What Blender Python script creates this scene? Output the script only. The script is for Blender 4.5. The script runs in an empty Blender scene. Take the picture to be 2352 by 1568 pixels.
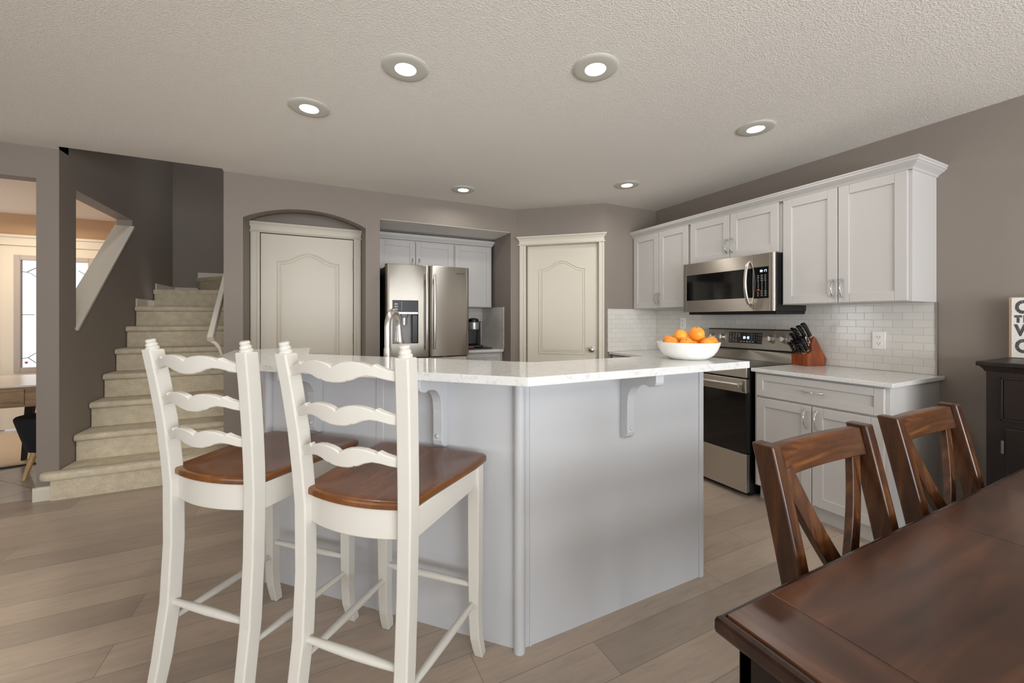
import bpy, bmesh, math, random
from mathutils import Vector, Matrix

random.seed(7)
S = bpy.context.scene
COL = S.collection
PI = math.pi
sin, cos = math.sin, math.cos
R = math.radians

# ------------------------------------------------------------------ camera
cam_d = bpy.data.cameras.new('camera')
cam = bpy.data.objects.new('camera', cam_d)
COL.objects.link(cam)
cam.location = (0, 0, 1.257)
cam.rotation_euler = (R(90), 0, R(-26.02))
cam_d.sensor_fit = 'HORIZONTAL'
cam_d.sensor_width = 36.0
cam_d.lens = 36.0 * 920.8 / 2352.0
cam_d.shift_y = (731.1 - 784.0) / 2352.0
cam_d.clip_start = 0.02
S.camera = cam

# ------------------------------------------------------------------ colour management, sampling
S.view_settings.view_transform = 'Standard'
S.view_settings.look = 'None'
S.view_settings.gamma = 1.0
S.view_settings.use_curve_mapping = False
S.view_settings.exposure = -0.29
S.cycles.use_denoising = True
S.cycles.max_bounces = 8
S.cycles.diffuse_bounces = 5
S.cycles.glossy_bounces = 4
S.cycles.transmission_bounces = 6
S.cycles.caustics_reflective = False
S.cycles.caustics_refractive = False
S.cycles.sample_clamp_indirect = 6.0

# ------------------------------------------------------------------ world and daylight
W = bpy.data.worlds.new('overcast_sky')
S.world = W
W.use_nodes = True
wn = W.node_tree.nodes
wn['Background'].inputs[0].default_value = (0.93, 0.96, 1.0, 1)
wn['Background'].inputs[1].default_value = 1.6


def area_light(name, loc, rot, sx, sy, power, color, shape='RECTANGLE', spread=180):
    d = bpy.data.lights.new(name, 'AREA')
    d.shape = shape
    d.size = sx
    d.size_y = sy
    d.energy = power
    d.color = color
    d.spread = R(spread)
    o = bpy.data.objects.new(name, d)
    COL.objects.link(o)
    o.location = loc
    o.rotation_euler = rot
    return o


DAY = (0.93, 0.965, 1.0)
# daylight through the windows of the wall behind the camera and the wall on the left
area_light('daylight_patio', (1.2, -3.42, 1.25), (R(138), 0, 0), 3.2, 2.0, 320, DAY)
area_light('daylight_south', (-2.7, -3.42, 1.45), (R(140), 0, 0), 2.4, 1.6, 70, DAY)
area_light('daylight_west', (-4.42, -0.6, 1.45), (R(140), 0, R(-90)), 2.4, 1.6, 50, DAY)
# warm ceiling lamp of the entrance hall, then two added fill lights
area_light('hall_lamp', (-2.8, 5.75, 2.40), (0, 0, 0), 0.35, 0.35, 20, (1.0, 0.80, 0.58), 'DISK', 170)
area_light('stairwell_fill', (-0.9, 5.2, 4.9), (0, 0, 0), 0.4, 0.4, 16, (0.95, 0.96, 1.0), 'DISK', 170)  # added fill to brighten the stair walls, no known lamp above
area_light('hall_fill', (-5.05, 5.2, 1.4), (R(100), 0, R(-90)), 1.2, 1.4, 44, DAY)  # added neutral fill for the hall, the wall here has no window


# ------------------------------------------------------------------ materials
def lin(c):
    c = c / 255.0
    return c / 12.92 if c <= 0.04045 else ((c + 0.055) / 1.055) ** 2.4


def rgb(*c):
    return (lin(c[0]), lin(c[1]), lin(c[2]), 1)


class Mat:
    def __init__(s, name, color=(200, 200, 200), rough=0.5, metal=0.0, spec=0.5, coat=0.0):
        s.m = bpy.data.materials.new(name)
        s.m.use_nodes = True
        s.nt = s.m.node_tree
        s.b = s.nt.nodes['Principled BSDF']
        s.b.inputs['Base Color'].default_value = rgb(*color)
        s.b.inputs['Roughness'].default_value = rough
        s.b.inputs['Metallic'].default_value = metal
        s.b.inputs['Specular IOR Level'].default_value = spec
        s.b.inputs['Coat Weight'].default_value = coat
        s.b.inputs['Coat Roughness'].default_value = 0.12

    def n(s, t, **kw):
        nd = s.nt.nodes.new(t)
        for k, v in kw.items():
            if hasattr(nd, k):
                setattr(nd, k, v)
        return nd

    def l(s, a, b):
        s.nt.links.new(a, b)

    def coords(s, kind='Object', scale=(1, 1, 1), rot=(0, 0, 0), loc=(0, 0, 0)):
        if kind == 'World':
            src = s.n('ShaderNodeNewGeometry').outputs['Position']
        else:
            src = s.n('ShaderNodeTexCoord').outputs[kind]
        mp = s.n('ShaderNodeMapping')
        mp.inputs['Scale'].default_value = scale
        mp.inputs['Rotation'].default_value = rot
        mp.inputs['Location'].default_value = loc
        s.l(src, mp.inputs['Vector'])
        return mp.outputs['Vector']

    def noise(s, vec, scale=5, detail=4, rough=0.5, dist=0.0):
        n = s.n('ShaderNodeTexNoise')
        n.inputs['Scale'].default_value = scale
        n.inputs['Detail'].default_value = detail
        n.inputs['Roughness'].default_value = rough
        n.inputs['Distortion'].default_value = dist
        s.l(vec, n.inputs['Vector'])
        return n.outputs['Fac']

    def ramp(s, fac, stops, interp='LINEAR'):
        r = s.n('ShaderNodeValToRGB')
        r.color_ramp.interpolation = interp
        e = r.color_ramp.elements
        while len(e) < len(stops):
            e.new(0.5)
        for i, (p, c) in enumerate(stops):
            e[i].position = p
            e[i].color = rgb(*c) if len(c) == 3 else c
        s.l(fac, r.inputs['Fac'])
        return r.outputs['Color']

    def mix(s, a, b, fac, mode='MIX'):
        m = s.n('ShaderNodeMix')
        m.data_type = 'RGBA'
        m.blend_type = mode
        for sock, val in ((m.inputs['Factor'], fac), (m.inputs['A'], a), (m.inputs['B'], b)):
            if hasattr(val, 'links') or hasattr(val, 'is_output'):
                s.l(val, sock)
            else:
                sock.default_value = val
        return m.outputs['Result']

    def color(s, sock):
        s.l(sock, s.b.inputs['Base Color'])

    def rough(s, sock, lo, hi):
        m = s.n('ShaderNodeMapRange')
        m.inputs['To Min'].default_value = lo
        m.inputs['To Max'].default_value = hi
        s.l(sock, m.inputs['Value'])
        s.l(m.outputs['Result'], s.b.inputs['Roughness'])

    def bump(s, sock, strength=0.2, dist=0.01, inv=False):
        b = s.n('ShaderNodeBump')
        b.inputs['Strength'].default_value = strength
        b.inputs['Distance'].default_value = dist
        b.invert = inv
        s.l(sock, b.inputs['Height'])
        s.l(b.outputs['Normal'], s.b.inputs['Normal'])


def paint(name, color, rough=0.55, bump=0.04, scale=220, spec=0.4):
    m = Mat(name, color, rough, spec=spec)
    if bump:
        m.bump(m.noise(m.coords('World'), scale, 3), bump, 0.002)
    return m.m


def emit(name, color, strength):
    m = Mat(name, color, 0.5)
    m.b.inputs['Emission Color'].default_value = rgb(*color)
    m.b.inputs['Emission Strength'].default_value = strength
    return m.m


M = {}
M['wall'] = paint('taupe_wall_paint', (140, 130, 121), 0.6, 0.10, 160)
M['tan_wall'] = paint('tan_hall_paint', (186, 152, 118), 0.6, 0.05)
M['white_trim'] = paint('cream_white_trim', (220, 213, 198), 0.35, 0.015, 90)
M['cabinet'] = paint('pale_grey_cabinet_paint', (199, 196, 193), 0.38, 0.015, 90)
M['island'] = paint('pale_grey_island_paint', (198, 200, 203), 0.42, 0.03, 120)
M['stool_white'] = paint('warm_white_stool_paint', (216, 213, 205), 0.32, 0.02, 60)
M['plastic_white'] = Mat('white_plastic', (238, 236, 232), 0.3).m
M['lamp_trim'] = Mat('satin_lamp_trim', (206, 204, 196), 0.4).m
M['chrome'] = Mat('polished_chrome', (225, 225, 222), 0.12, 1.0).m
M['nickel'] = Mat('brushed_nickel', (190, 186, 178), 0.28, 1.0).m
M['hinge_metal'] = Mat('dull_hinge_metal', (140, 136, 130), 0.45, 1.0).m
M['black_plastic'] = Mat('black_plastic', (16, 16, 17), 0.35).m
M['black_matte'] = Mat('matte_black', (14, 14, 15), 0.7).m
M['black_glass'] = Mat('black_glass', (6, 6, 7), 0.06, spec=0.6, coat=0.3).m
M['dark_panel'] = Mat('smoked_panel', (34, 34, 36), 0.3, spec=0.25).m
M['grey_plastic'] = Mat('grey_plastic', (150, 150, 150), 0.4).m
M['silver_plastic'] = Mat('silver_plastic', (178, 178, 178), 0.3, 0.6).m
M['dark_gap'] = Mat('dark_gap', (20, 19, 18), 0.8).m
M['red'] = Mat('red_orange_plastic', (214, 62, 24), 0.4).m
M['led'] = emit('display_digits', (200, 226, 255), 2.4)
M['panel_print'] = Mat('pale_panel_print', (205, 208, 210), 0.5).m
M['panel_print_dark'] = Mat('dark_panel_print', (45, 42, 40), 0.5).m
M['lamp_lens'] = emit('lamp_lens', (255, 250, 240), 14.0)
M['ceramic'] = None

# ceiling: knocked-down plaster texture
m = Mat('textured_ceiling', (243, 239, 232), 0.75, spec=0.2)
v = m.coords('World')
h1 = m.ramp(m.noise(v, 120, 3, 0.55, 0.25), [(0.48, (0, 0, 0)), (0.62, (255, 255, 255))])
h2 = m.noise(v, 240, 2)
m.bump(m.mix(h1, h2, 0.35), 0.42, 0.006)
M['ceiling'] = m.m

# grey-brown plank floor, planks along X
m = Mat('grey_brown_plank_floor', (150, 130, 110), 0.34, spec=0.45)
v = m.coords('World', loc=(0.25, 0.018, 0))
br = m.n('ShaderNodeTexBrick', offset=0.37, offset_frequency=2, squash=1.0)
br.inputs['Scale'].default_value = 1.0
br.inputs['Brick Width'].default_value = 1.22
br.inputs['Row Height'].default_value = 0.16
br.inputs['Mortar Size'].default_value = 0.0012
br.inputs['Mortar Smooth'].default_value = 0.2
br.inputs['Bias'].default_value = 0.0
br.inputs['Color1'].default_value = rgb(206, 188, 168)
br.inputs['Color2'].default_value = rgb(162, 144, 126)
br.inputs['Mortar'].default_value = rgb(84, 72, 62)
m.l(v, br.inputs['Vector'])
gv = m.coords('World', scale=(1.6, 14, 1))
g1 = m.ramp(m.noise(gv, 3.0, 8, 0.62, 1.1), [(0.26, (128, 112, 98)), (0.5, (190, 176, 160)), (0.76, (216, 204, 188))])
blot = m.ramp(m.noise(m.coords('World', scale=(1, 3, 1)), 2.2, 3), [(0.3, (150, 142, 134)), (0.65, (214, 206, 196))])
c = m.mix(br.outputs['Color'], g1, 0.55, 'MULTIPLY')
c = m.mix(c, blot, 0.5, 'MULTIPLY')
c = m.mix(c, rgb(255, 250, 244), 0.14, 'ADD')
m.color(c)
m.rough(m.noise(gv, 6, 4), 0.26, 0.42)
m.bump(m.mix(m.noise(gv, 10, 4), br.outputs['Fac'], 0.6), 0.06, 0.003, True)
M['floor'] = m.m

# pale hall tiles laid diagonally
m = Mat('pale_hall_tile', (190, 182, 172), 0.2)
v = m.coords('World', rot=(0, 0, R(45)))
br = m.n('ShaderNodeTexBrick', offset=0.0, squash=1.0)
br.inputs['Scale'].default_value = 1.0
br.inputs['Brick Width'].default_value = 0.33
br.inputs['Row Height'].default_value = 0.33
br.inputs['Mortar Size'].default_value = 0.004
br.inputs['Color1'].default_value = rgb(192, 185, 178)
br.inputs['Color2'].default_value = rgb(180, 174, 168)
br.inputs['Mortar'].default_value = rgb(120, 112, 104)
m.l(v, br.inputs['Vector'])
m.color(br.outputs['Color'])
M['hall_tile'] = m.m

# glossy pale subway tile (object coordinates x along the wall, z up)
def tile_mat(name, c1, c2, mort):
    m = Mat(name, c1, 0.12, spec=0.5)
    tc = m.n('ShaderNodeTexCoord')
    sx = m.n('ShaderNodeSeparateXYZ')
    m.l(tc.outputs['Object'], sx.inputs[0])
    cb = m.n('ShaderNodeCombineXYZ')
    m.l(sx.outputs['X'], cb.inputs['X'])
    m.l(sx.outputs['Z'], cb.inputs['Y'])
    br = m.n('ShaderNodeTexBrick', offset=0.5, squash=1.0)
    br.inputs['Scale'].default_value = 1.0
    br.inputs['Brick Width'].default_value = 0.0985
    br.inputs['Row Height'].default_value = 0.0475
    br.inputs['Mortar Size'].default_value = 0.0013
    br.inputs['Mortar Smooth'].default_value = 0.1
    br.inputs['Color1'].default_value = rgb(*c1)
    br.inputs['Color2'].default_value = rgb(*c2)
    br.inputs['Mortar'].default_value = rgb(*mort)
    m.l(cb.outputs[0], br.inputs['Vector'])
    m.color(br.outputs['Color'])
    m.bump(br.outputs['Fac'], 0.5, 0.002, True)
    r = m.n('ShaderNodeMapRange')
    r.inputs['To Min'].default_value = 0.13
    r.inputs['To Max'].default_value = 0.7
    m.l(br.outputs['Fac'], r.inputs['Value'])
    m.l(r.outputs['Result'], m.b.inputs['Roughness'])
    return m.m


M['tile'] = tile_mat('glossy_pale_subway_tile', (220, 216, 209), (214, 210, 203), (190, 186, 180))

# white quartz with faint grey veins
m = Mat('white_quartz', (226, 226, 224), 0.09, spec=0.5)
v = m.coords('World')
f1 = m.ramp(m.noise(v, 26, 6, 0.68, 1.3), [(0.36, (206, 206, 206)), (0.46, (224, 224, 223))])
f2 = m.ramp(m.noise(v, 120, 4, 0.6), [(0.30, (214, 214, 214)), (0.44, (250, 250, 248))])
m.color(m.mix(f1, f2, 0.5, 'MULTIPLY'))
m.rough(m.noise(v, 30, 3), 0.07, 0.12)
M['quartz'] = m.m


# brushed stainless steel
def steel(name, color, rough=0.26, axis='x'):
    m = Mat(name, color, rough, 1.0)
    m.b.inputs['Anisotropic'].default_value = 0.95
    tg = m.n('ShaderNodeTangent')
    tg.direction_type = 'RADIAL'
    tg.axis = 'Z'
    m.l(tg.outputs['Tangent'], m.b.inputs['Tangent'])
    m.b.inputs['Anisotropic Rotation'].default_value = 0.25
    if axis == 'z':
        m.b.inputs['Anisotropic'].default_value = 0.0
    return m.m


M['steel'] = steel('brushed_stainless', (208, 201, 191), 0.40, 'x')
M['steel_v'] = steel('brushed_stainless_upright', (186, 180, 171), 0.40, 'x')
M['steel_bright'] = steel('bright_stainless', (208, 204, 198), 0.3, 'z')


# woods
def wood(name, dark, mid, light, rough, axis='x', scale=1.0, coat=0.0, big=2.2, soft=0.6, grain=0.02):
    m = Mat(name, mid, rough, spec=0.5, coat=coat)
    sc = {'x': (1, 9, 9), 'y': (9, 1, 9), 'z': (9, 9, 1)}[axis]
    b2 = {'x': (0.5, 1.6, 1.6), 'y': (1.6, 0.5, 1.6), 'z': (1.6, 1.6, 0.5)}[axis]
    v = m.coords('Object', scale=tuple(a * scale for a in sc))
    f = m.noise(v, 3.0, 6, 0.55, 0.7)
    c = m.ramp(f, [(0.26, dark), (0.52, mid), (0.78, light)])
    blot = m.noise(m.coords('Object', scale=b2), big, 3, 0.5, 0.5)
    c = m.mix(c, m.ramp(blot, [(0.30, (120, 112, 106)), (0.66, (255, 255, 255))]), soft, 'MULTIPLY')
    m.color(c)
    m.rough(m.noise(v, 9, 3), rough - 0.03, rough + 0.06)
    m.bump(f, grain, 0.001)
    return m.m


M['espresso'] = wood('espresso_wood', (20, 12, 11), (32, 20, 17), (44, 28, 23), 0.32, 'z')
M['walnut_x'] = wood('dark_walnut_along', (42, 24, 14), (84, 50, 27), (136, 88, 45), 0.27, 'x', 1.2, 0.15, 6)
M['walnut_z'] = wood('dark_walnut_upright', (42, 24, 14), (82, 48, 26), (130, 84, 43), 0.27, 'z', 1.2, 0.15, 6)
M['table'] = wood('dark_table_top', (52, 31, 21), (82, 51, 35), (118, 75, 48), 0.28, 'x', 0.7, 0.2, 4.0, 0.7)
M['table_end'] = wood('dark_table_end_board', (52, 31, 21), (82, 51, 35), (118, 75, 48), 0.28, 'y', 0.7, 0.2, 4.0, 0.7)
M['walnut_rim'] = wood('dark_table_rim', (36, 23, 17), (54, 34, 25), (76, 48, 34), 0.24, 'x', 0.8, 0.2, 4)
M['seat_wood'] = wood('honey_brown_seat', (110, 66, 30), (128, 78, 36), (143, 89, 42), 0.24, 'y', 0.7, 0.25, 4, 0.5, 0.006)
M['seat_edge'] = wood('amber_seat_edge', (104, 58, 14), (142, 82, 22), (172, 108, 34), 0.28, 'x', 1.0, 0.2, 6)
M['cherry'] = wood('cherry_block', (116, 48, 16), (150, 72, 30), (168, 92, 46), 0.35, 'z', 2, 0.1, 14)
M['desk_wood'] = wood('oak_veneer', (120, 92, 66), (158, 128, 94), (184, 156, 120), 0.4, 'x', 1, 0, 5)
M['desk_top'] = Mat('pale_desk_top', (214, 208, 200), 0.25).m
M['leg_wood'] = wood('pale_beech', (176, 140, 92), (204, 168, 116), (220, 188, 138), 0.45, 'z', 1, 0, 8)
M['fabric_black'] = Mat('charcoal_fabric', (24, 26, 30), 0.9).m

# carpet
m = Mat('beige_carpet', (196, 184, 160), 0.95, spec=0.1)
v = m.coords('World')
c1 = m.ramp(m.noise(v, 320, 2), [(0.3, (204, 192, 168)), (0.7, (240, 231, 210))])
c2 = m.ramp(m.noise(m.coords('World', scale=(1, 1, 1.3)), 16, 4), [(0.30, (214, 206, 194)), (0.65, (255, 252, 246))])
m.color(m.mix(c1, c2, 0.5, 'MULTIPLY'))
m.bump(m.noise(v, 420, 2), 0.5, 0.004)
M['carpet'] = m.m
M['rug'] = Mat('sand_rug', (196, 182, 162), 0.95, spec=0.1).m

# ceramic bowl with a raised pattern
m = Mat('white_ceramic', (240, 239, 235), 0.28)
v = m.coords('Object')
vo = m.n('ShaderNodeTexVoronoi')
vo.inputs['Scale'].default_value = 130
m.l(v, vo.inputs['Vector'])
msk = m.ramp(m.noise(v, 14, 3), [(0.46, (0, 0, 0)), (0.56, (255, 255, 255))])
dot = m.ramp(vo.outputs['Distance'], [(0.1, (255, 255, 255)), (0.5, (0, 0, 0))])
m.bump(m.mix(msk, dot, 1.0, 'MULTIPLY'), 0.45, 0.002)
M['ceramic'] = m.m
m = Mat('orange_peel', (246, 152, 40), 0.42)
v = m.coords('Object')
m.color(m.ramp(m.noise(v, 12, 3), [(0.35, (240, 138, 28)), (0.65, (250, 172, 58))]))
m.bump(m.noise(v, 260, 2), 0.25, 0.002)
M['orange'] = m.m
M['stem'] = Mat('orange_stem', (108, 112, 48), 0.7).m

# sign
m = Mat('distressed_white_board', (232, 230, 224), 0.7)
v = m.coords('Object', scale=(1, 1, 1))
m.color(m.ramp(m.noise(v, 60, 5, 0.7), [(0.3, (196, 190, 180)), (0.42, (232, 230, 224))]))
M['sign_board'] = m.m
M['sign_edge'] = Mat('raw_wood_edge', (188, 160, 124), 0.7).m
m = Mat('worn_charcoal_lettering', (62, 58, 60), 0.8)
v = m.coords('Object')
m.color(m.ramp(m.noise(v, 220, 4, 0.7), [(0.50, (58, 54, 56)), (0.62, (150, 146, 144))]))
M['sign_ink'] = m.m

# door lite: clear glass pane and leading
g = Mat('door_glass', (255, 255, 255), 0.02)
g.b.inputs['Transmission Weight'].default_value = 1.0
g.b.inputs['IOR'].default_value = 1.1
M['glass'] = g.m
M['lead'] = Mat('lead_came', (110, 110, 116), 0.4, 0.6).m
M['lead_pink'] = Mat('pink_glass', (220, 90, 160), 0.3).m
M['lite_frame'] = paint('grey_lite_frame', (176, 168, 162), 0.45, 0.01)


# ------------------------------------------------------------------ mesh helpers
class MB:
    def __init__(s):
        s.v, s.f, s.sm = [], [], []

    def add(s, vs, fs, smooth=False, T=None):
        o = len(s.v)
        for p in vs:
            p = Vector(p)
            s.v.append(T @ p if T is not None else p)
        for f in fs:
            s.f.append([i + o for i in f])
            s.sm.append(smooth)
        return s

    def box(s, x0, x1, y0, y1, z0, z1, T=None):
        vs = [(x0, y0, z0), (x1, y0, z0), (x1, y1, z0), (x0, y1, z0), (x0, y0, z1), (x1, y0, z1), (x1, y1, z1), (x0, y1, z1)]
        return s.add(vs, [(3, 2, 1, 0), (4, 5, 6, 7), (0, 1, 5, 4), (1, 2, 6, 5), (2, 3, 7, 6), (3, 0, 4, 7)], False, T)

    def prism(s, pts, a, b, axis='z', T=None, smooth=False):
        def P(p, d):
            return {'z': (p[0], p[1], d), 'y': (p[0], d, p[1]), 'x': (d, p[0], p[1])}[axis]
        n = len(pts)
        vs = [P(p, a) for p in pts] + [P(p, b) for p in pts]
        fs = [list(range(n))[::-1], list(range(n, 2 * n))]
        s.add(vs, fs, False, T)
        o = len(s.v) - 2 * n
        for i in range(n):
            j = (i + 1) % n
            s.f.append([o + i, o + j, o + n + j, o + n + i])
            s.sm.append(smooth)
        return s

    def loft(s, rings, cap=True, smooth=True, closed=True, T=None):
        n = len(rings[0])
        vs = [p for r in rings for p in r]
        fs = []
        for k in range(len(rings) - 1):
            for i in range(n if closed else n - 1):
                j = (i + 1) % n
                fs.append((k * n + i, k * n + j, (k + 1) * n + j, (k + 1) * n + i))
        s.add(vs, fs, smooth, T)
        if cap:
            o = len(s.v) - len(vs)
            s.f.append([o + i for i in range(n)][::-1])
            s.f.append([o + (len(rings) - 1) * n + i for i in range(n)])
            s.sm += [False, False]
        return s

    def tube(s, pts, r, n=10, cap=True, T=None, flat=1.0):
        pts = [Vector(p) for p in pts]
        rs = r if isinstance(r, (list, tuple)) else [r] * len(pts)
        rings = []
        t0 = (pts[1] - pts[0]).normalized()
        up = Vector((0, 0, 1)) if abs(t0.z) < 0.9 else Vector((0, 1, 0))
        u = t0.cross(up).normalized()
        for i, p in enumerate(pts):
            if i == 0:
                t = t0
            elif i == len(pts) - 1:
                t = (pts[i] - pts[i - 1]).normalized()
            else:
                t = ((pts[i + 1] - pts[i]).normalized() + (pts[i] - pts[i - 1]).normalized()).normalized()
            u = (u - t * u.dot(t)).normalized()
            w = t.cross(u)
            rings.append([p + (u * cos(2 * PI * k / n) + w * sin(2 * PI * k / n) * flat) * rs[i] for k in range(n)])
        return s.loft(rings, cap, True, True, T)

    def lathe(s, prof, n=32, T=None, cap=True, sx=1, sy=1):
        rings = [[(p[0] * cos(2 * PI * k / n) * sx, p[0] * sin(2 * PI * k / n) * sy, p[1]) for k in range(n)] for p in prof]
        return s.loft(rings, cap, True, True, T)

    def ball(s, c, r, n=20, T=None, squash=1.0):
        prof = [(max(1e-4, r * sin(PI * k / (n // 2))), -r * cos(PI * k / (n // 2)) * squash) for k in range(n // 2 + 1)]
        T2 = Matrix.Translation(c)
        return s.lathe(prof, n, (T @ T2) if T is not None else T2)

    def post(s, secs, T=None, smooth=False):
        """rectangular section post: list of (x, y, z, half x, half y)"""
        rings = [[(x - hx, y - hy, z), (x + hx, y - hy, z), (x + hx, y + hy, z), (x - hx, y + hy, z)] for x, y, z, hx, hy in secs]
        return s.loft(rings, True, smooth, True, T)

    def sweep(s, path, prof, T=None, smooth=False):
        """closed profile (offset to the right of the path, z) swept along an open XY path, mitred"""
        P = [Vector((p[0], p[1])) for p in path]
        rings = []
        for i, p in enumerate(P):
            def nrm(a, b):
                d = (b - a).normalized()
                return Vector((d.y, -d.x))
            if i == 0:
                o = nrm(P[0], P[1])
            elif i == len(P) - 1:
                o = nrm(P[-2], P[-1])
            else:
                a, b = nrm(P[i - 1], P[i]), nrm(P[i], P[i + 1])
                o = (a + b) / (1 + a.dot(b))
            rings.append([(p.x + o.x * q[0], p.y + o.y * q[0], q[1]) for q in prof])
        return s.loft(rings, True, smooth, True, T)

    def build(s, name, mat, parent=None, loc=None, rot=None, bevel=0.0, seg=2, ang=38, sub=0):
        me = bpy.data.meshes.new(name)
        bm = bmesh.new()
        vv = [bm.verts.new(p) for p in s.v]
        bm.verts.ensure_lookup_table()
        for f, sm in zip(s.f, s.sm):
            try:
                fc = bm.faces.new([vv[i] for i in f])
                fc.smooth = sm
            except ValueError:
                pass
        bmesh.ops.recalc_face_normals(bm, faces=bm.faces)
        bm.to_mesh(me)
        bm.free()
        me.materials.append(mat)
        if any(s.sm):
            me.set_sharp_from_angle(angle=R(ang))
        o = bpy.data.objects.new(name, me)
        COL.objects.link(o)
        if parent is not None:
            o.parent = parent
        if loc is not None:
            o.location = loc
        if rot is not None:
            o.rotation_euler = (0, 0, rot) if isinstance(rot, (int, float)) else rot
        if bevel:
            b = o.modifiers.new('edge', 'BEVEL')
            b.width = bevel
            b.segments = seg
            b.limit_method = 'ANGLE'
            b.angle_limit = R(35)
        if sub:
            b = o.modifiers.new('smooth', 'SUBSURF')
            b.levels = sub
            b.render_levels = sub
        return o


def tag(o, label=None, cat=None, group=None, kind=None):
    if label:
        o['label'] = label
    if cat:
        o['category'] = cat
    if group:
        o['group'] = group
    if kind:
        o['kind'] = kind
    return o


def thing(name, label, cat, loc=(0, 0, 0), rot=0, group=None, kind=None):
    o = bpy.data.objects.new(name, None)
    o.empty_display_size = 0.1
    COL.objects.link(o)
    o.location = loc
    o.rotation_euler = (0, 0, rot) if isinstance(rot, (int, float)) else rot
    return tag(o, label, cat, group, kind)


def struct(o):
    o['kind'] = 'structure'
    return o


def kids(o):
    return list(o.children)


def copy_tree(o, parent=None):
    c = o.copy()
    COL.objects.link(c)
    if parent is not None:
        c.parent = parent
    for ch in kids(o):
        copy_tree(ch, c)
    return c


def text(name, body, size, mat, parent, loc, rot, extrude=0.0006, align='LEFT', sx=1.0, offset=0.0):
    cu = bpy.data.curves.new(name, 'FONT')
    cu.body = body
    cu.size = size
    cu.extrude = extrude
    cu.align_x = align
    cu.materials.append(mat)
    cu.offset = offset
    tmp = bpy.data.objects.new(name + '_outline', cu)
    COL.objects.link(tmp)
    dg_ = bpy.context.evaluated_depsgraph_get()
    me = bpy.data.meshes.new_from_object(tmp.evaluated_get(dg_))
    bpy.data.objects.remove(tmp)
    bpy.data.curves.remove(cu)
    me.name = name
    o = bpy.data.objects.new(name, me)
    COL.objects.link(o)
    o.parent = parent
    o.location = loc
    o.rotation_euler = rot
    o.scale = (sx, 1, 1)
    return o


def arc(cx, cy, r, a0, a1, n):
    return [(cx + r * cos(R(a0 + (a1 - a0) * k / n)), cy + r * sin(R(a0 + (a1 - a0) * k / n))) for k in range(n + 1)]


# ================================================================== SETTING
H = 2.44          # ceiling
XR = 3.365        # right wall
YB = 3.91         # back wall
YS = -3.5         # wall behind the camera
XW = -4.5         # wall on the far left
TH = 0.12
D1 = (1.949, 3.91)    # pantry wall, left corner
D2 = (2.655, 3.275)   # pantry wall, right corner

fl = MB().box(XW - TH, XR + TH, YS - TH, 3.97, -0.1, 0).box(-1.73, 2.2, 3.97, 4.85, -0.1, 0)
struct(fl.build('floor', M['floor']))
struct(MB().box(-5.2, -1.73, 3.97, 6.7, -0.1, 0).build('floor', M['hall_tile']))

ce = MB()
ce.box(XW - TH, XR + TH, YS - TH, 3.85, H, H + 0.3)
ce.box(XW - TH, -1.617, 3.85, YB + TH, H, H + 0.3)
ce.box(-0.669, XR + TH, 3.85, YB + TH, H, H + 0.3)
struct(ce.build('ceiling', M['ceiling']))
struct(MB().box(-5.2, -1.73, YB + TH, 6.62, H, H + 0.1).build('ceiling', M['ceiling']))

struct(MB().box(XR, XR + TH, YS - TH, 4.2, 0, H).build('wall_right', M['wall']))

# back wall with the arched door niche and the refrigerator niche
bw = MB()
ax0, ax1 = -0.539, 0.409
nx0, nx1 = 0.534, 1.893
bw.box(-0.669, ax0, YB, 4.3, 0, H)
arch = []
for k in range(33):
    t = -1 + 2 * k / 32
    arch.append((ax0 + (ax1 - ax0) * (t + 1) / 2, 2.086 + 0.112 * (1 - t * t) ** 0.9))
arch_b = [(x, z + 0.055) for x, z in arch]
bw.loft([[(x, YB, z) for x, z in [(ax0, H), (ax1, H)] + arch[::-1]], [(x, 4.3, z) for x, z in [(ax0, H), (ax1, H)] + arch_b[::-1]]], smooth=False)
bw.box(ax1, nx0, YB, 4.72, 0, H)
bw.box(nx0, nx1, YB, YB + 0.06, 2.19, H)
bw.prism([(nx1, YB), D1, (D1[0] + 0.06, 4.0), (D1[0] + 0.06, 4.8), (nx1, 4.8)], 0, H, 'z')
bw.box(ax0 - 0.1, ax1 + 0.05, 4.3, 4.4, 0, 2.44)          # back of the door niche
bw.box(ax1, nx1 + 0.06, 4.72, 4.8, 0, 2.44)               # back of the refrigerator niche
struct(bw.build('wall_back', M['wall']))
struct(MB().box(nx0, nx1, YB + 0.002, 4.72, 2.187, 2.25).build('ceiling', M['ceiling']))

# pantry corner: diagonal wall and its return
pw = MB()
dl = math.hypot(D2[0] - D1[0], D2[1] - D1[1])
pang = math.atan2(D2[1] - D1[1], D2[0] - D1[0])
PW = Matrix.Translation((D1[0], D1[1], 0)) @ Matrix.Rotation(pang, 4, 'Z')   # x along the wall, front towards -y
px0, px1 = 0.125, 0.885      # door opening
pw.box(0, px0, 0, 0.1, 0, H, PW)
pw.box(px1, dl, 0, 0.1, 0, H, PW)
pw.box(px0, px1, 0, 0.1, 2.04, H, PW)
pw.box(D2[0], XR, D2[1], D2[1] + 0.1, 0, H)
struct(pw.build('wall_pantry', M['wall']))

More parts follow.
